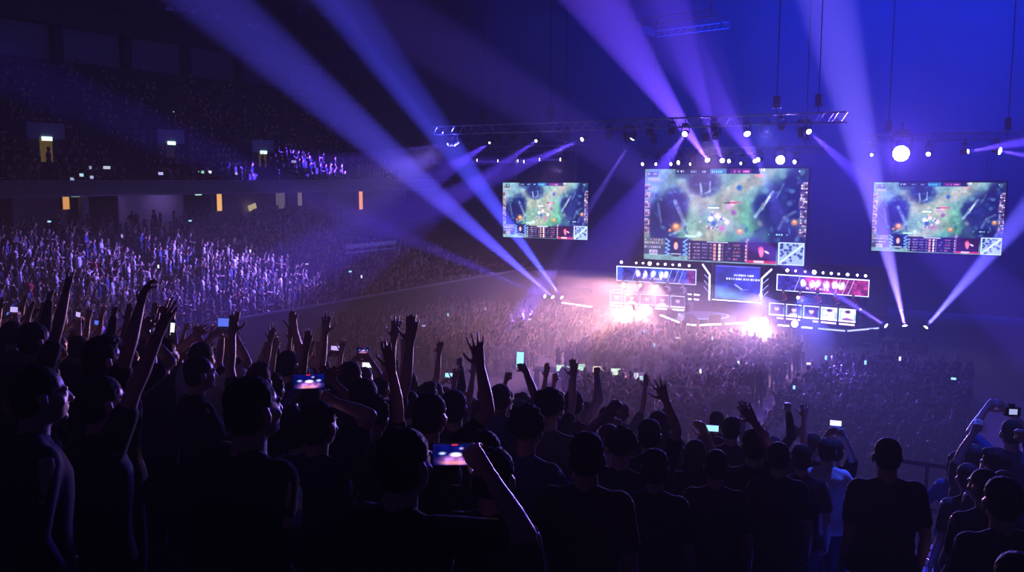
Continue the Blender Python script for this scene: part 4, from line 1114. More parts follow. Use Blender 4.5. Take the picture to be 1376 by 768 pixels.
N_SHOE = mat('shoe_dark', (.02, .02, .022), .5)
def place_person(fig, loc, rz, scale, label, skin, hair, shirt, trousers='denim', group=None):
    me = fig['skin']
    key = 'skin_%s' % skin.name
    if key not in fig:
        m2 = me.copy() if any(kk.startswith('skin_') for kk in fig) else me
        m2.materials.clear(); m2.materials.append(skin); fig[key] = m2
    r = bpy.data.objects.new('person', fig[key]); COL.objects.link(r)
    r.location = loc; r.rotation_euler = (0, 0, rz); r.scale = (scale,) * 3
    tag(r, label, 'person', group)
    for part, mt in (('shirt', CLOTH[shirt]), ('trousers', CLOTH[trousers]), ('shoes', N_SHOE), ('hair', hair)):
        if fig.get(part) is None: continue
        kk = part + '_' + mt.name
        if kk not in fig:
            m2 = fig[part].copy(); m2.materials.clear(); m2.materials.append(mt); fig[kk] = m2
        nm = 'cap' if part == 'hair' and fig['hairstyle'] == 'cap' else part
        c = bpy.data.objects.new(nm, fig[kk]); COL.objects.link(c); c.parent = r
    return r
def stand_g(y):
    return tier_z(round(y / TREAD))
# ------------------------------------------------------------------ the near crowd: people that stand out
TAKEN = []
def phone(loc, rz, tilt, lbl, screen='stage', land=True, s=1.0, bright=1.2):
    """smartphone with its lit display towards the holder (local -y)"""
    r = empty('smartphone', loc); r.rotation_euler = (tilt, 0, rz); tag(r, lbl, 'phone')
    w, h = (.152 * s, .074 * s) if land else (.074 * s, .152 * s)
    b = MB()
    pts = []
    for cx_, cz_, a0 in ((1, 1, 0), (-1, 1, 90), (-1, -1, 180), (1, -1, 270)):
        for k in range(4):
            a = math.radians(a0 + k * 30); pts.append((cx_ * (w / 2 - .009) + .009 * math.cos(a), cz_ * (h / 2 - .009) + .009 * math.sin(a)))
    n = len(pts); vs = [(x, -.004, z) for x, z in pts] + [(x, .004, z) for x, z in pts]
    b.add(vs, [(i, n + i, n + (i + 1) % n, (i + 1) % n) for i in range(n)] + [tuple(range(n)), tuple(range(2 * n - 1, n - 1, -1))])
    b.build('phone_body', DARK, r)
    b = MB(); b.box((w * .36 if land else -w * .25, .006, h * .2 if land else h * .36), (.026, .004, .026)); b.build('camera_bump', BLACK, r)
    if screen == 'stage':
        C = Canvas(40, 22, (.04, .06, .30)) if land else Canvas(22, 40, (.05, .08, .35))
        C.blob(.5, .75, .4, .25, (.75, .45, .75), .8); C.noise(.7, 5, 4); C.blob(.5, .48, .14, .10, (1, .95, 1), .95, 0, 3); C.blob(.2, .42, .08, .06, (.8, .9, 1), .9); C.blob(.8, .44, .08, .07, (.8, .9, 1), .9); C.blob(.62, .2, .05, .06, (.9, .8, 1), .7); C.blob(.45, .85, .3, .08, (1, .6, .5), .6)
        C.rect(0, 0, 1, .06, (.1, .1, .3), .5); C.rect(.42, 0, .55, .09, (.9, .2, .2), .8)
        display('display', C.p, w * .95, h * .92, r, y=-.0048, strength=bright)
    else:
        b = MB(); b.box((0, -.0045, 0), (w * .94, .001, h * .92)); b.build('display', glow('phone_glow_%s' % screen, {'white': (.8, .85, 1), 'cyan': (.35, .75, 1), 'blue': (.12, .2, 1), 'violet': (.6, .45, 1)}[screen], {'white': 1.3, 'cyan': 1.3, 'blue': .9, 'violet': 1.0}[screen]), r)
    return r

def face_cam_yaw(p):
    d = Vector(p) - EYE; return math.atan2(-d.x, d.y)

def hero(px, py, depth, label, rz=0.12, pose='down', arms=None, hair='short', skin=0, hc=0, shirt='black', trousers='denim', build=1.0, sleeve='short', hy=0.0, hp=0.0, voxel=.0075, smin=.90, smax=1.12, snap=True, group=None):
    P = PD(px, py, depth)
    g = stand_g(P.y)
    sc = max(smin, min(smax, (P.z - g) / 1.755))
    root = Vector((P.x, P.y, g))
    TAKEN.append((P.x, P.y))
    Minv = (Matrix.Translation(root) @ Matrix.Rotation(rz, 4, 'Z') @ Matrix.Scale(sc, 4)).inverted()
    A = {}
    for sd, (ax, ay, ad, pole, style) in (arms or {}).items():
        A[sd] = (tuple(Minv @ PD(ax, ay, ad)), pole, style)
    f = make_person('h', pose, A, voxel=voxel, hair=hair, head_yaw=hy, head_pitch=hp, build=build, sleeve=sleeve)
    o = place_person(f, root, rz, sc, label, SKINS[skin], HAIRS[hc], shirt, trousers, group)
    if False and abs((P.z - g) / 1.755 - sc) > .02: print('HERO scale off', label[:40], round((P.z - g) / 1.755, 3))
    return o
PR = (.9, -.1, -.2); PL = (-.9, -.1, -.2); PD_ = (.5, -.2, -.9)
hero(40, 487, 3.2, 'person in profile at the left edge, cropped hair, navy long-sleeved top', rz=-.35, hair='crop', skin=3, shirt='navy', sleeve='long', pose='down')
hero(128, 503, 3.85, 'person with short hair raising one long bare arm with fingers spread high', rz=-.25, pose='down', hair='short', arms={1: (221, 428, 3.80, (.6, -.6, 0), 'spread')}, shirt='charcoal', skin=0)
hero(130, 452, 4.7, 'person partly hidden, bare arm straight up with bent hand beside the spread hand', rz=-.2, arms={1: (188, 412, 4.6, (.7, -.3, 0), 'relax')}, hair='quiff', shirt='black')
hero(40, 432, 6.0, 'person at the far left with one arm stretched up, pointing hand highest of all', rz=-.1, arms={1: (90, 388, 5.95, (.8, -.2, 0), 'horns')}, hair='short', shirt='charcoal', skin=0)
hero(331, 503, 3.3, 'heavily built person in a black long-sleeved top, seen from behind, face turned to the stage', rz=-.15, hair='short', build=1.18, sleeve='long', pose='down', shirt='black', skin=0, hp=.08)
hero(262, 476, 5.6, 'person with lit cheek between the two phone holders and the raised spread hand', rz=-.35, hair='crop', shirt='black', skin=3, pose='front')
hero(424, 556, 3.9, 'person holding a phone sideways overhead with one bare arm, left of centre', rz=.12, arms={1: (450, 540, 4.05, (.9, -.5, -.6), 'grip')}, hair='short', shirt='navy', skin=0)
hero(398, 556, 4.6, 'person in a blue tee with lit shoulder behind the sideways phone', rz=-.2, hair='crop', shirt='blue', pose='front', skin=3)
hero(537, 598, 2.65, 'person seen close from behind filming with a large bright phone, cheek lit', rz=-.05, arms={1: (655, 634, 2.75, (.9, -.3, -.9), 'grip')}, hair='short', skin=0, shirt='black', build=1.05)
hero(575, 527, 4.5, 'person raising a bare right arm with splayed fingers in the middle', rz=.1, arms={1: (645, 490, 4.55, (.8, -.1, -.2), 'spread')}, hair='short', shirt='black')
hero(500, 545, 4.9, 'person with straight raised arm and open palm just behind the close phone filmer', rz=.15, arms={1: (526, 490, 4.7, (.8, 0, -.2), 'open')}, hair='curly', shirt='black', skin=1)
hero(645, 577, 3.9, 'person with lit ear right beside the large bright phone', rz=-.05, hair='short', shirt='charcoal', pose='front')
hero(706, 547, 4.9, 'person in a blue tee with glowing shoulders, arms down', rz=.05, hair='curly', shirt='blue', pose='front')
hero(788, 579, 4.0, 'broad person in a black tee seen from behind, round dark hair, in the centre front', rz=.3, hair='short', shirt='black', build=1.12, skin=1)
hero(880, 602, 5.2, 'person with short round haircut and black tee, second broad back from the centre', rz=.3, hair='short', shirt='black')
hero(963, 604, 5.5, 'person in a black shirt standing between two dark backs right of centre', rz=.3, hair='crop', shirt='charcoal', build=1.05)
hero(873, 562, 6.4, 'person lifting an open hand with five fingers straight up against the pink haze', rz=.4, arms={1: (894, 537, 6.2, (.6, 0, -.2), 'spread')}, hair='short', shirt='black')
hero(1195, 586, 5.75, 'person in black standing alone on the lit aisle stairs, arms slightly out', rz=.38, hair='crop', shirt='black', sleeve='short', build=1.16, trousers='charcoal', arms=None, smax=1.15, skin=1)
hero(1112, 588, 7.8, 'person in a pale grey tee just left of the aisle stairs', rz=.35, hair='short', shirt='white', pose='front', skin=0)
hero(1078, 596, 7.4, 'person with dark hair beside the pale grey tee, black top', rz=.3, hair='short', shirt='black')
hero(1047, 592, 6.2, 'person with round haircut and navy tee, third back left of the aisle', rz=.3, hair='crop', shirt='navy')
hero(1014, 575, 6.6, 'person with a bare arm straight up and dark hair, left of the aisle group', rz=.3, arms={1: (1010, 560, 6.3, (.6, 0, -.2), 'open')}, hair='short', shirt='black')
hero(1122, 588, 8.3, 'person holding a bright phone up in both hands near the front rail', rz=.33, pose='phone_both', arms={-1: (1114, 577, 7.9, (-.8, -.1, -.6), 'grip'), 1: (1132, 577, 7.9, (.8, -.1, -.6), 'grip')}, hair='short', shirt='black')
hero(1352, 640, 4.4, 'large dark-haired person at the right edge with lit shoulder line, black tee', rz=.5, hair='short', shirt='black', build=1.1)
hero(1326, 628, 5.5, 'person turned towards the stage at the right edge, behind the largest one there', rz=.55, hair='crop', shirt='black', hy=.3)
hero(1303, 622, 7.0, 'person in a charcoal tee right of the aisle, third from the right edge', rz=.5, hair='short', shirt='charcoal')
hero(1288, 606, 8.8, 'slim person leaning at the front rail right of the aisle, blue lit sleeve', rz=.5, hair='long', shirt='blue', arms=None, pose='front')
hero(1340, 604, 6.8, 'person with short hair and lit cheek behind the right-edge group', rz=.5, hair='quiff', shirt='navy', hy=.4, skin=3)
hero(1311, 596, 8.2, 'person right of the aisle lifting one arm with a closed hand', rz=.4, arms={-1: (1310, 577, 7.9, (-.6, 0, -.2), 'fist')}, hair='short', shirt='black')
hero(1362, 562, 8.6, 'tall person at the right edge holding a camera up, blue-lit sleeves', rz=.4, pose='phone_both', hair='crop', shirt='blue', smax=1.2)
hero(1372, 742, 3.0, 'person at the bottom right corner, only the top of the hair and shoulder showing', rz=.4, hair='short', shirt='charcoal', smin=.75)
hero(385, 470, 8.0, 'person with arm stretched up and wrist bent, against the dark blue stand', rz=.1, arms={1: (396, 442, 7.7, (.7, 0, 0), 'relax')}, hair='short', shirt='charcoal')
hero(770, 512, 8.3, 'person with slim lit arm raised by the small phones, centre', rz=.2, arms={-1: (748, 520, 7.6, (-.8, 0, 0), 'fist')}, hair='bun', shirt='black', skin=3)
hero(834, 576, 5.6, 'person with one thin lit arm curving up left of the open-handed one', rz=.25, arms={-1: (815, 556, 5.5, (-.8, -.2, 0), 'fist')}, hair='curly', shirt='navy')
hero(935, 590, 7.1, 'person reaching forward with a glowing cyan phone, right of centre', rz=.3, arms={1: (950, 583, 6.8, (.8, -.1, -.6), 'grip')}, hair='long', shirt='black')
hero(660, 600, 3.2, 'person in dark top crouched low by the large bright phone, only shoulder lit', rz=.1, hair='bun', shirt='black', smin=.8)
hero(215, 452, 7.3, 'person in a dark tee clapping overhead, left of the raised spread hand', rz=-.1, pose='clap', hair='short', shirt='charcoal')

phone(PD(612, 610, 2.92), face_cam_yaw(PD(612, 610, 2.92)) - .05, -.15, 'large bright phone held sideways in the centre foreground showing the lit stage', bright=1.6)
phone(PD(415, 512, 4.2), face_cam_yaw(PD(415, 512, 4.2)), -.12, 'bright phone held sideways overhead, left of centre, showing the lit stage', bright=1.6, s=.98)
for (x, y, d, sc, land, lbl) in ((957, 575, 6.8, 'cyan', True, 'small cyan phone right of the open raised hand'), (1123, 568, 7.85, 'white', True, 'small white phone held in both hands near the front rail')):
    phone(PD(x, y, d), face_cam_yaw(PD(x, y, d)), -.1, lbl, sc, land, s=.66)
# small camera held by the tall person at the right edge
def camera_body(p, rz, lbl):
    r = empty('photo_camera', p); r.rotation_euler = (0, 0, rz); tag(r, lbl, 'camera')
    b = MB(); b.box((0, 0, 0), (.13, .05, .085)); b.box((-.01, 0, .055), (.05, .045, .035)); b.build('camera_body', BLACK, r)
    b = MB(); b.lathe((0, .02, -.005), (0, 1, 0), [(0, .036), (.05, .036), (.055, .032), (.055, .02)], n=14); b.build('camera_lens', DARK, r)
    b = MB(); b.box((0, -.027, 0), (.07, .003, .05)); b.build('camera_display', glow('cam_glow', (.5, .55, 1), .8), r)
camera_body(PD(1360, 552, 8.2), .4, 'small black camera held up by the tall person at the right edge')

# ------------------------------------------------------------------ players seated behind their desks on stage
def players():
    fig = [make_person('p', 'front', {s: (V3(s * .16, .36, 1.12), V3(s * .7, -.4, -.5), 'relax') for s in (-1, 1)}, voxel=.014, hair=h_, seated=True) for h_ in ('short', 'crop', 'curly')]
    for (cx, cy_, rz, side) in ((-22.75, 58.0, math.radians(3), 'left'), (-11.60, 57.75, math.radians(-6), 'right')):
        R = Matrix.Rotation(rz, 3, 'Z')
        c = R @ Vector((0, -.72, 0))
        rs = empty('player_riser', (cx + c.x, cy_ + c.y, SZ), rz); tag(rs, 'low black riser carrying the seated players of the %s team' % side, 'platform')
        b = MB(); b.box((0, 0, .30), (5.6, 1.0, .60)); b.build('riser_body', BLACK, rs)
        for i in range(5):
            o = R @ Vector(((i - 2) * 1.08, -.72, 0)); nm = ('leftmost', 'second', 'middle', 'fourth', 'rightmost')[i]
            z = SZ + .60 - .43
            place_person(fig[i % 3], (cx + o.x, cy_ + o.y, z), math.pi + rz, 1.0, 'seated player facing the hall behind the %s desk of the %s team' % (nm, side), SKINS[(0, 3, 0, 1, 3)[i]], HAIRS[0], 'white' if side == 'left' else 'red', 'black', 'seated players on stage')
            ch = empty('gaming_chair', (cx + o.x, cy_ + o.y, SZ + .60), rz); tag(ch, 'high-backed chair of the %s player in the %s team' % (nm, side), 'chair', 'player chairs on stage')
            b = MB(); b.box((0, .02, .36), (.48, .46, .07)); b.build('seat', DARK, ch)
            b = MB(); b.box((0, .24, .72), (.46, .08, .68)); b.build('backrest', DARK, ch)
            b = MB(); b.tube((0, 0, .03), (0, 0, .34), .03); b.box((0, 0, .03), (.5, .05, .04)); b.box((0, 0, .03), (.05, .5, .04)); b.build('base', STEEL, ch)
players()
# ------------------------------------------------------------------ the rest of the near crowd: individuals, row by row
RR = random.Random(21)
FIGS = []
for (ps, hr, kw) in (('down', 'short', {}), ('front', 'crop', {}), ('down', 'long', dict(build=.9)), ('front', 'curly', {}), ('down', 'cap', dict(build=1.08)),
                     ('up_r', 'short', {}), ('up_l', 'quiff', {}), ('up_both', 'short', {}), ('fist_r', 'crop', dict(sleeve='long')), ('fist_l', 'cap', {}), ('phone_both', 'short', {}), ('phone_r', 'bun', dict(build=.9)),
                     ('clap', 'crop', {}), ('reach', 'pony', dict(build=.9)), ('up_both', 'long', dict(build=.9)), ('up_r', 'curly', {})):
    FIGS.append((ps, hr, make_person('m', ps, None, voxel=.010, hair=hr, **kw)))
POSE_TXT = {'down': 'arms down', 'front': 'hands in front', 'up_r': 'right arm up', 'up_l': 'left arm up', 'up_both': 'both arms up', 'fist_r': 'right fist up', 'fist_l': 'left fist up',
            'phone_both': 'filming with both hands', 'phone_r': 'filming one-handed', 'clap': 'clapping', 'reach': 'both arms reaching'}
HAIR_TXT = {'short': 'short-haired', 'crop': 'crop-haired', 'long': 'long-haired', 'curly': 'curly-haired', 'cap': 'capped', 'quiff': 'quiff-haired', 'bun': 'bun-haired', 'pony': 'ponytailed'}
LANDX = [(0, 'at left edge'), (120, 'left of spread hand'), (235, 'right of spread hand'), (330, 'left of sideways phone'), (440, 'right of sideways phone'), (540, 'left of splayed hand'),
         (660, 'right of splayed hand'), (760, 'below control desk'), (860, 'by open hand'), (960, 'below pink gap'), (1050, 'left of stairs'), (1150, 'by the stairs'), (1280, 'right of stairs')]
def land_txt(px):
    t = LANDX[0][1]
    for x, s_ in LANDX:
        if px >= x: t = s_
    return t
ROW_TXT = lambda k: ('at guard rail' if k >= K_END else '%s row from rail' % ('second', 'third', 'fourth', 'fifth', 'sixth', 'seventh', 'eighth', 'ninth', 'tenth', 'eleventh')[K_END - 1 - k])
used = {}
N_NEAR = 0
N_PH = 0
for k in range(3, K_END + 1):
    x = -30.0 + RR.random() * .3
    while x < 9.0:
        x += RR.uniform(.50, .66)
        if AX0 - .3 < x < AX1 + .3: continue
        y = k * TREAD + RR.uniform(-.22, .18)
        z = tier_z(k)
        hx, hy_, dep = proj((x, y, z + 1.7))
        if dep < 5.0 or hx < -30 or hx > 1410 or hy_ > 800: continue
        if any(math.hypot(x - a, y - b_) < .46 for a, b_ in TAKEN): continue
        if RR.random() < .06: continue
        wave = .80 if hx < 700 else .62 if hx < 860 else .34
        if RR.random() < wave: i = RR.choice([5, 6, 7, 8, 9, 10, 11, 12, 13, 14, 15])
        else: i = RR.choice([0, 0, 1, 1, 2, 3, 4])
        if 862 < hx < 925 or 618 < hx < 668 or 505 < hx < 545: i = RR.choice([0, 1, 0, 2, 3])
        if hx > 1130: i = RR.choice([0, 1, 1, 0, 2, 8, 11])
        ps, hr, f = FIGS[i]
        sh = RR.choice(['black', 'black', 'black', 'charcoal', 'charcoal', 'navy', 'grey', 'blue', 'white'])
        rz = math.atan2(18.8 + x, 60 - y) + RR.uniform(-.25, .25)
        base = '%s person in %s, %s, %s' % (HAIR_TXT[hr], sh, POSE_TXT[ps], land_txt(hx))
        lab = base + ', ' + ROW_TXT(k)
        o = place_person(f, (x, y, z), rz, RR.uniform(.91, 1.05), lab, SKINS[RR.choice([0, 0, 1, 2, 3, 3])], HAIRS[RR.randrange(4)], sh, RR.choice(['denim', 'charcoal', 'black']), 'standing fans on the near stand')
        used.setdefault(lab, []).append((x, o)); N_NEAR += 1
        if ps in ('phone_both', 'phone_r'):
            q = o.matrix_basis @ Vector((0, .375, 1.835)) if ps == 'phone_both' else o.matrix_basis @ Vector((.045, .345, 1.885))
            land = ps == 'phone_both'
            N_PH += 1
            phone(q, rz + RR.uniform(-.1, .1), -.15, 'small %s phone held %s, %s, %s' % (('violet', 'white', 'blue', 'cyan')[N_PH % 4], 'sideways' if land else 'upright', land_txt(hx), ROW_TXT(k)), ('violet', 'white', 'blue', 'cyan')[N_PH % 4] if N_PH % 3 else 'stage', land, s=.92, bright=.9)
        TAKEN.append((x, y))
for lab, v in used.items():
    if len(v) > 1:
        v.sort(key=lambda t: t[0])
        nm = ('leftmost', 'rightmost') if len(v) == 2 else ('leftmost', 'middle', 'rightmost') if len(v) == 3 else ('leftmost', 'second', 'third', 'fourth', 'fifth', 'sixth')
        for (x, o), w_ in zip(v, nm): o['label'] = lab + ', ' + w_
print('NEAR', N_NEAR)

# ------------------------------------------------------------------ distant crowd templates (small, merged per figure)
def low(fig, i):
    """(verts, tris, material index) of one small figure: 0 skin, 1 top, 2 trousers, 3 hair"""
    vs, fs, mi = [], [], []
    for part, q, tri in (('skin', 0, 230), ('shirt', 1, 90), ('trousers', 2, 60), ('hair', 3, 40)):
        me = fig[part]
        o = bpy.data.objects.new('tmp', me); COL.objects.link(o)
        m = o.modifiers.new('d', 'DECIMATE'); m.ratio = tri / (2.0 * max(1, len(me.polygons)))
        bpy.context.view_layer.update()
        e = o.evaluated_get(bpy.context.evaluated_depsgraph_get()); t = e.to_mesh(); t.calc_loop_triangles()
        v = np.zeros(len(t.vertices) * 3, np.float32); t.vertices.foreach_get('co', v)
        f = np.zeros(len(t.loop_triangles) * 3, np.int32); t.loop_triangles.foreach_get('vertices', f)
        n0 = sum(len(a) for a in vs); vs.append(v.reshape(-1, 3)); fs.append(f.reshape(-1, 3) + n0); mi.append(np.full(len(f) // 3, q))
        e.to_mesh_clear(); bpy.data.objects.remove(o)
    return np.concatenate(vs), np.concatenate(fs), np.concatenate(mi)
COARSE = []
for (ps, hr, kw) in (('down', 'short', {}), ('front', 'crop', {}), ('down', 'long', dict(build=.9)), ('up_r', 'short', {}), ('up_l', 'short', {}), ('up_both', 'curly', {}), ('phone_both', 'short', {}), ('clap', 'crop', {}), ('fist_r', 'cap', {}), ('reach', 'long', {})):
    COARSE.append((ps, hr, low(make_person('l', ps, None, voxel=.016, hair=hr, **kw), 0)))
CM_SHIRT = ['black', 'charcoal', 'navy', 'grey', 'white', 'blue', 'red']
CM = [SKINS[0], SKINS[1], SKINS[3]] + [CLOTH[c] for c in CM_SHIRT] + [CLOTH['denim'], HAIRS[0], HAIRS[1]]

ROWOF = {}
DESK = PZ(800, 499, 1.0)
def crowd_spots():
    out = []
    R2 = random.Random(4)
    # floor: three standing blocks
    for (x0, x1, y0, y1, dens, kind) in ((-20.6, -10.2, 30.5, 52.0, .90, 'C'), (-8.6, -2.0, 28.8, 46.5, .88, 'R'), (-36.0, -22.6, 37.5, 55.5, .85, 'L'), (-20.6, -16.4, 25.0, 30.5, .0, 'C')):
        y = y0; row = 0
        while y < y1:
            x = x0
            while x < x1:
                xx = x + R2.uniform(-.12, .12); yy = y + R2.uniform(-.2, .2)
                ok = R2.random() < dens
                if kind == 'C':
                    if yy < 38.2 and xx < -20.0 + (38.2 - yy) * .62: ok = False       # mixing desk corner
                    if math.hypot(xx + 18.4, yy - 52.9) < 1.6 or yy > 49.3: ok = False
                if kind == 'R' and xx < -8.6 + max(0, (yy - 40)) * .05: ok = False
                if kind == 'L' and yy > 52.5: ok = False
                if abs(xx - DESK.x) < 3.3 and abs(yy - DESK.y) < 1.5: ok = False
                if ok: out.append((xx, yy, 0.0, math.atan2(18.8 + xx, 60 - yy), kind)); ROWOF[(xx, yy)] = row
                x += R2.uniform(.50, .62)
            y += .82; row += 1
    nf = len(out)
    # side stand, lower bowl: facing +x
    for r_ in range(LB_N):
        xa = LB_A0 - (r_ + .5) * LB_RUN; z = LB_Z0 + r_ * LB_RISE
        y = 14.0
        yend = 62.5 - 0.95 * (LB_N - r_) * .35 if r_ > 7 else 60.5
        yend = 50.5 + (LB_N - r_) * .85
        while y < yend:
            y += R2.uniform(.42, .52)
            if any(abs(y - g) < .65 for g in (24.5, 34.0, 43.5, 53.0)): continue
            fill = .86 if y < yend - 5 else .86 * max(0, (yend - y) / 5)
            if R2.random() > fill: continue
            out.append((xa + R2.uniform(-.1, .1), y, z, -math.pi / 2 + .75 + R2.uniform(-.2, .2), 'S'))
    # upper tier
    for r_ in range(UB_N - 1):
        xa = UB_A0 + .3 - (r_ + .5) * UB_RUN; z = UB_Z0 + r_ * UB_RISE - .6
        y = 14.0
        while y < 60:
            y += R2.uniform(.52, .62)
            if any(abs(y - g) < .7 for g in (25.5, 35.5, 45.5, 55.0)): continue
            fill = .80 - r_ * .035 - max(0, (y - 40)) * .012
            if R2.random() > fill: continue
            if any(abs(y - v[1]) < v[2] and v[0] - 2.4 < xa < v[0] + .5 for v in VOM_BOX): continue
            out.append((xa + R2.uniform(-.1, .1), y, z, -math.pi / 2 + .75 + R2.uniform(-.3, .3), 'U'))
    # concourse standers
    for i in range(46):
        y = R2.uniform(20, 58); out.append((CA - R2.uniform(.3, 1.6), y, CZ - .25, -math.pi / 2 + R2.uniform(-.5, .9), 'K'))
    return out
SPOTS = crowd_spots()
vis = []
for (x, y, z, rz, kind) in SPOTS:
    hx, hy_, d = proj((x, y, z + 1.6))
    if -25 < hx < 1400 and -10 < hy_ < 760: vis.append((d, x, y, z, rz, kind, hx, hy_))
vis.sort(key=lambda t: t[0])
N_IND = max(0, 298 - N_NEAR - 38)
print('N_IND', N_IND)
print('SPOTS', len(vis), 'individual', N_IND)
R3 = random.Random(9)
def pick_coarse(kind):
    p = {'C': .38, 'L': .45, 'R': .14, 'S': .32, 'U': .10, 'K': .0}[kind]
    return R3.choice([3, 4, 5, 6, 7, 8, 9]) if R3.random() < p else R3.choice([0, 1, 2])
def pick_shirt(kind):
    if kind == 'U': return R3.choice(['black', 'black', 'charcoal', 'navy', 'black', 'charcoal', 'navy', 'grey'])  # darker shirts put the dimness of the upper tier into the cloth
    return R3.choice(['white', 'white', 'grey', 'black', 'blue', 'black', 'charcoal', 'charcoal', 'navy', 'black', 'black'] + (['red'] if R3.random() < .15 else [])) if kind in 'SUK' else R3.choice(['black', 'black', 'charcoal', 'charcoal', 'navy', 'grey', 'white'])
seats = {}
IND = []
for n_, (d, x, y, z, rz, kind, hx, hy_) in enumerate(vis[:N_IND]):
    i = pick_coarse(kind); ps, hr, (v, f, mi) = COARSE[i]; sh = pick_shirt(kind); sk = R3.choice([0, 1, 3])
    key = (i, sh, sk)
    if key not in seats:
        me = bpy.data.meshes.new('person_small'); me.from_pydata(v.tolist(), [], f.tolist())
        for m_ in (SKINS[sk], CLOTH[sh], CLOTH['denim'], HAIRS[0]): me.materials.append(m_)
        me.polygons.foreach_set('material_index', mi.astype(np.int32)); me.polygons.foreach_set('use_smooth', [True] * len(me.polygons)); me.update()
        seats[key] = me
    o = bpy.data.objects.new('person', seats[key]); COL.objects.link(o)
    s_ = R3.uniform(.9, 1.05); o.location = (x, y, z); o.rotation_euler = (0, 0, rz + R3.uniform(-.3, .3)); o.scale = (s_,) * 3
    IND.append((kind, ROWOF.get((x, y), 0), x, o, sh))
RT = ('nearest row', 'second nearest row', 'third nearest row', 'fourth nearest row', 'fifth nearest row', 'sixth nearest row', 'seventh nearest row', 'eighth nearest row', 'ninth nearest row', 'tenth nearest row', 'eleventh nearest row', 'twelfth nearest row', 'thirteenth nearest row', 'fourteenth nearest row', 'fifteenth nearest row', 'sixteenth nearest row')
NUM = ('first', 'second', 'third', 'fourth', 'fifth', 'sixth', 'seventh', 'eighth', 'ninth', 'tenth', 'eleventh', 'twelfth', 'thirteenth', 'fourteenth', 'fifteenth', 'sixteenth', 'seventeenth', 'eighteenth', 'nineteenth', 'twentieth')
IND.sort(key=lambda t: t[:3]); last = None; c_ = 0
for (kind, row, x, o, sh) in IND:
    c_ = c_ + 1 if (kind, row) == last else 0; last = (kind, row)
    tag(o, 'distant person in %s, %s from left, %s of the %s floor crowd' % (sh, (NUM[c_] if c_ < 20 else 'twenty' + NUM[c_ - 20]), RT[min(row, 15)], {'C': 'central', 'R': 'right', 'L': 'left'}.get(kind, 'side')), 'person', 'standing fans on the arena floor')
def crowd_mesh(rest):
    Vs, Fs, Ms = [], [], []; n = 0
    for (d, x, y, z, rz, kind, hx, hy_) in rest:
        ps, hr, (v, f, mi) = COARSE[pick_coarse(kind)]
        a = rz + R3.uniform(-.3, .3); s_ = R3.uniform(.9, 1.05); c, s2 = math.cos(a) * s_, math.sin(a) * s_
        w = np.empty_like(v); w[:, 0] = v[:, 0] * c - v[:, 1] * s2 + x; w[:, 1] = v[:, 0] * s2 + v[:, 1] * c + y; w[:, 2] = v[:, 2] * s_ + z
        if kind == 'U' or (kind == 'S' and R3.random() < .75): w[:, 2] -= .36      # seated: lower behind the row in front
        lut = np.array([R3.choice([0, 1, 2]), 3 + CM_SHIRT.index(pick_shirt(kind)), 3 + len(CM_SHIRT), 4 + len(CM_SHIRT)])
        Vs.append(w); Fs.append(f + n); Ms.append(lut[mi]); n += len(v)
    V = np.concatenate(Vs).astype(np.float32); Fc = np.concatenate(Fs).astype(np.int32); M_ = np.concatenate(Ms).astype(np.int32)
    me = bpy.data.meshes.new('crowd'); me.vertices.add(len(V)); me.vertices.foreach_set('co', V.ravel())
    me.loops.add(Fc.size); me.loops.foreach_set('vertex_index', Fc.ravel()); me.polygons.add(len(Fc)); me.polygons.foreach_set('loop_start', np.arange(0, Fc.size, 3, dtype=np.int32))
    try: me.polygons.foreach_set('loop_total', np.full(len(Fc), 3, dtype=np.int32))
    except Exception: pass
    me.update(calc_edges=True)
    for m_ in CM: me.materials.append(m_)
    me.polygons.foreach_set('material_index', M_); me.polygons.foreach_set('use_smooth', np.ones(len(Fc), bool)); me.update()
    o = bpy.data.objects.new('crowd', me); COL.objects.link(o)
    tag(o, 'thousands of distant fans packing the arena floor and the tiers of the side stand', 'crowd', kind='stuff')
    print('CROWD', len(rest), len(Fc))
crowd_mesh(vis[N_IND:])

# tiny lit phones held up in the distant crowd
R4 = random.Random(33)
LP = [v for v in vis[N_IND:] if v[5] in 'CLS' and 8 < v[7] < 600]
TP = []
for (tx, ty) in ((461, 373), (471, 375), (1003, 447), (905, 455), (955, 462), (860, 447), (985, 493), (930, 505), (880, 470), (1165, 497), (1215, 492), (1090, 500), (700, 432), (640, 418), (590, 425), (560, 442), (250, 300), (150, 322), (330, 345), (205, 366), (60, 300), (405, 352), (1290, 508), (1065, 545), (1110, 470)):
    best = min((v for v in vis[N_IND:] if v[5] in 'CLRSK'), key=lambda v: math.hypot(v[6] - tx, v[7] - ty))
    d, x, y, z, rz, kind, hx, hy_ = best
    rr_ = rz + .1
    p = Vector((x, y, z)) + Matrix.Rotation(rr_, 3, 'Z') @ Vector((.12, .36, 1.78))
    o = phone(p, face_cam_yaw(p) + R4.uniform(-.3, .3), R4.uniform(-.3, .1), 'tiny lit distant phone %s' % ('in the side stand' if kind in 'SK' else 'on the %s floor' % {'C': 'centre', 'L': 'left', 'R': 'right'}[kind]), R4.choice(['white', 'white', 'cyan', 'violet']), R4.random() < .5, s=1.35)
    o['group'] = 'tiny phones in the distant crowd'; TP.append((o['label'], hx, o))
TP.sort(key=lambda t: t[:2])
for i, (l_, hx, o) in enumerate(TP): o['label'] = l_ + ', %s from the left' % NUM[[t[0] for t in TP].index(l_) * -1 + i]
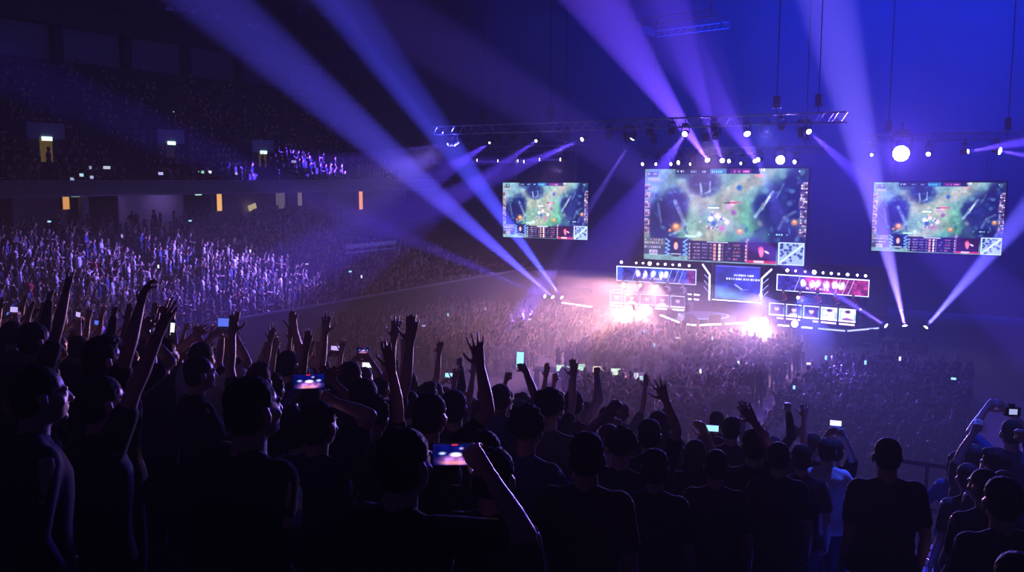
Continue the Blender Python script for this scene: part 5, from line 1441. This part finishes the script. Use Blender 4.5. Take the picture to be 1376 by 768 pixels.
# mixing desk with its monitors at the back of the central floor block
def control_desk():
    c = PZ(790, 497, 1.0); rz = .25
    r = empty('control_desk', (c.x, c.y, 0), rz); tag(r, 'dark control desk at the back of the central floor crowd, lit monitors on it', 'desk')
    b = MB(); b.box((0, 0, .92), (5.2, .9, .06)); b.build('desk_top', BLACK, r)
    for x in (-2.5, -.8, .8, 2.5): b = MB(); b.box((x, 0, .45), (.06, .8, .9)); b.build('leg', BLACK, r)
    b = MB(); b.add([(-.9, -.35, .95), (.9, -.35, .95), (.9, .35, .95), (-.9, .35, .95), (-.9, -.35, 1.0), (.9, -.35, 1.0), (.9, .35, 1.16), (-.9, .35, 1.16)], [(0, 3, 2, 1), (4, 5, 6, 7), (0, 1, 5, 4), (1, 2, 6, 5), (2, 3, 7, 6), (3, 0, 4, 7)]); b.build('mixing_console', DARK, r)
    for i, (px, py, w, col, s_, t) in enumerate(((753, 494, .36, (.8, 1, .85), 1.3, 'leftmost narrow greenish'), (762, 496, .42, (.8, 1, .9), 1.0, 'second, pale green'), (781, 493, .34, (.75, 1, .85), 1.1, 'third, green-white'), (804, 496, .50, (1, .85, .75), 1.6, 'large warm white'), (827, 499, .46, (.85, 1, .85), 1.3, 'fifth, pale'), (841, 508, .34, (1, .6, .65), .9, 'small pink'), (855, 505, .2, (.9, .9, 1), 1.2, 'narrow white'), (864, 509, .34, (.8, .95, 1), .9, 'rightmost tilted'))):
        p = PZ(px, py, 1.25)
        m = empty('control_monitor', (p.x, p.y, .95), face_cam_yaw(p) + .1 * (i % 3)); tag(m, 'lit monitor on the control desk, %s' % t, 'monitor', 'monitors on the control desk')
        b = MB(); b.box((0, 0, .30), (w + .04, .03, .34)); b.build('monitor_case', DARK, m)
        b = MB(); b.box((0, 0, .07), (.05, .04, .14)); b.box((0, 0, .01), (.2, .16, .02)); b.build('stand', DARK, m)
        C = Canvas(16, 12, [c_ * .9 for c_ in col]); C.noise(.6, 4, i); C.glyphs(.1, .15, .9, .9, 5, (.15, .2, .25), rows=4, seed=i, fill=.5)
        dsp = display('display', C.p, w, .30, m, y=-.017, strength=s_); dsp.location = (0, 0, .30)
    tb = empty('side_table', (PZ(855, 512, .9).x, PZ(855, 512, .9).y, 0), .4); tag(tb, 'small dark table right of the control desk carrying the pink and tilted monitors', 'table')
    b = MB(); b.box((0, 0, .90), (1.3, .8, .06)); b.build('table_top', BLACK, tb)
    for x in (-.55, .55):
        for y in (-.3, .3): b = MB(); b.box((x, y, .44), (.05, .05, .88)); b.build('leg', BLACK, tb)
control_desk()
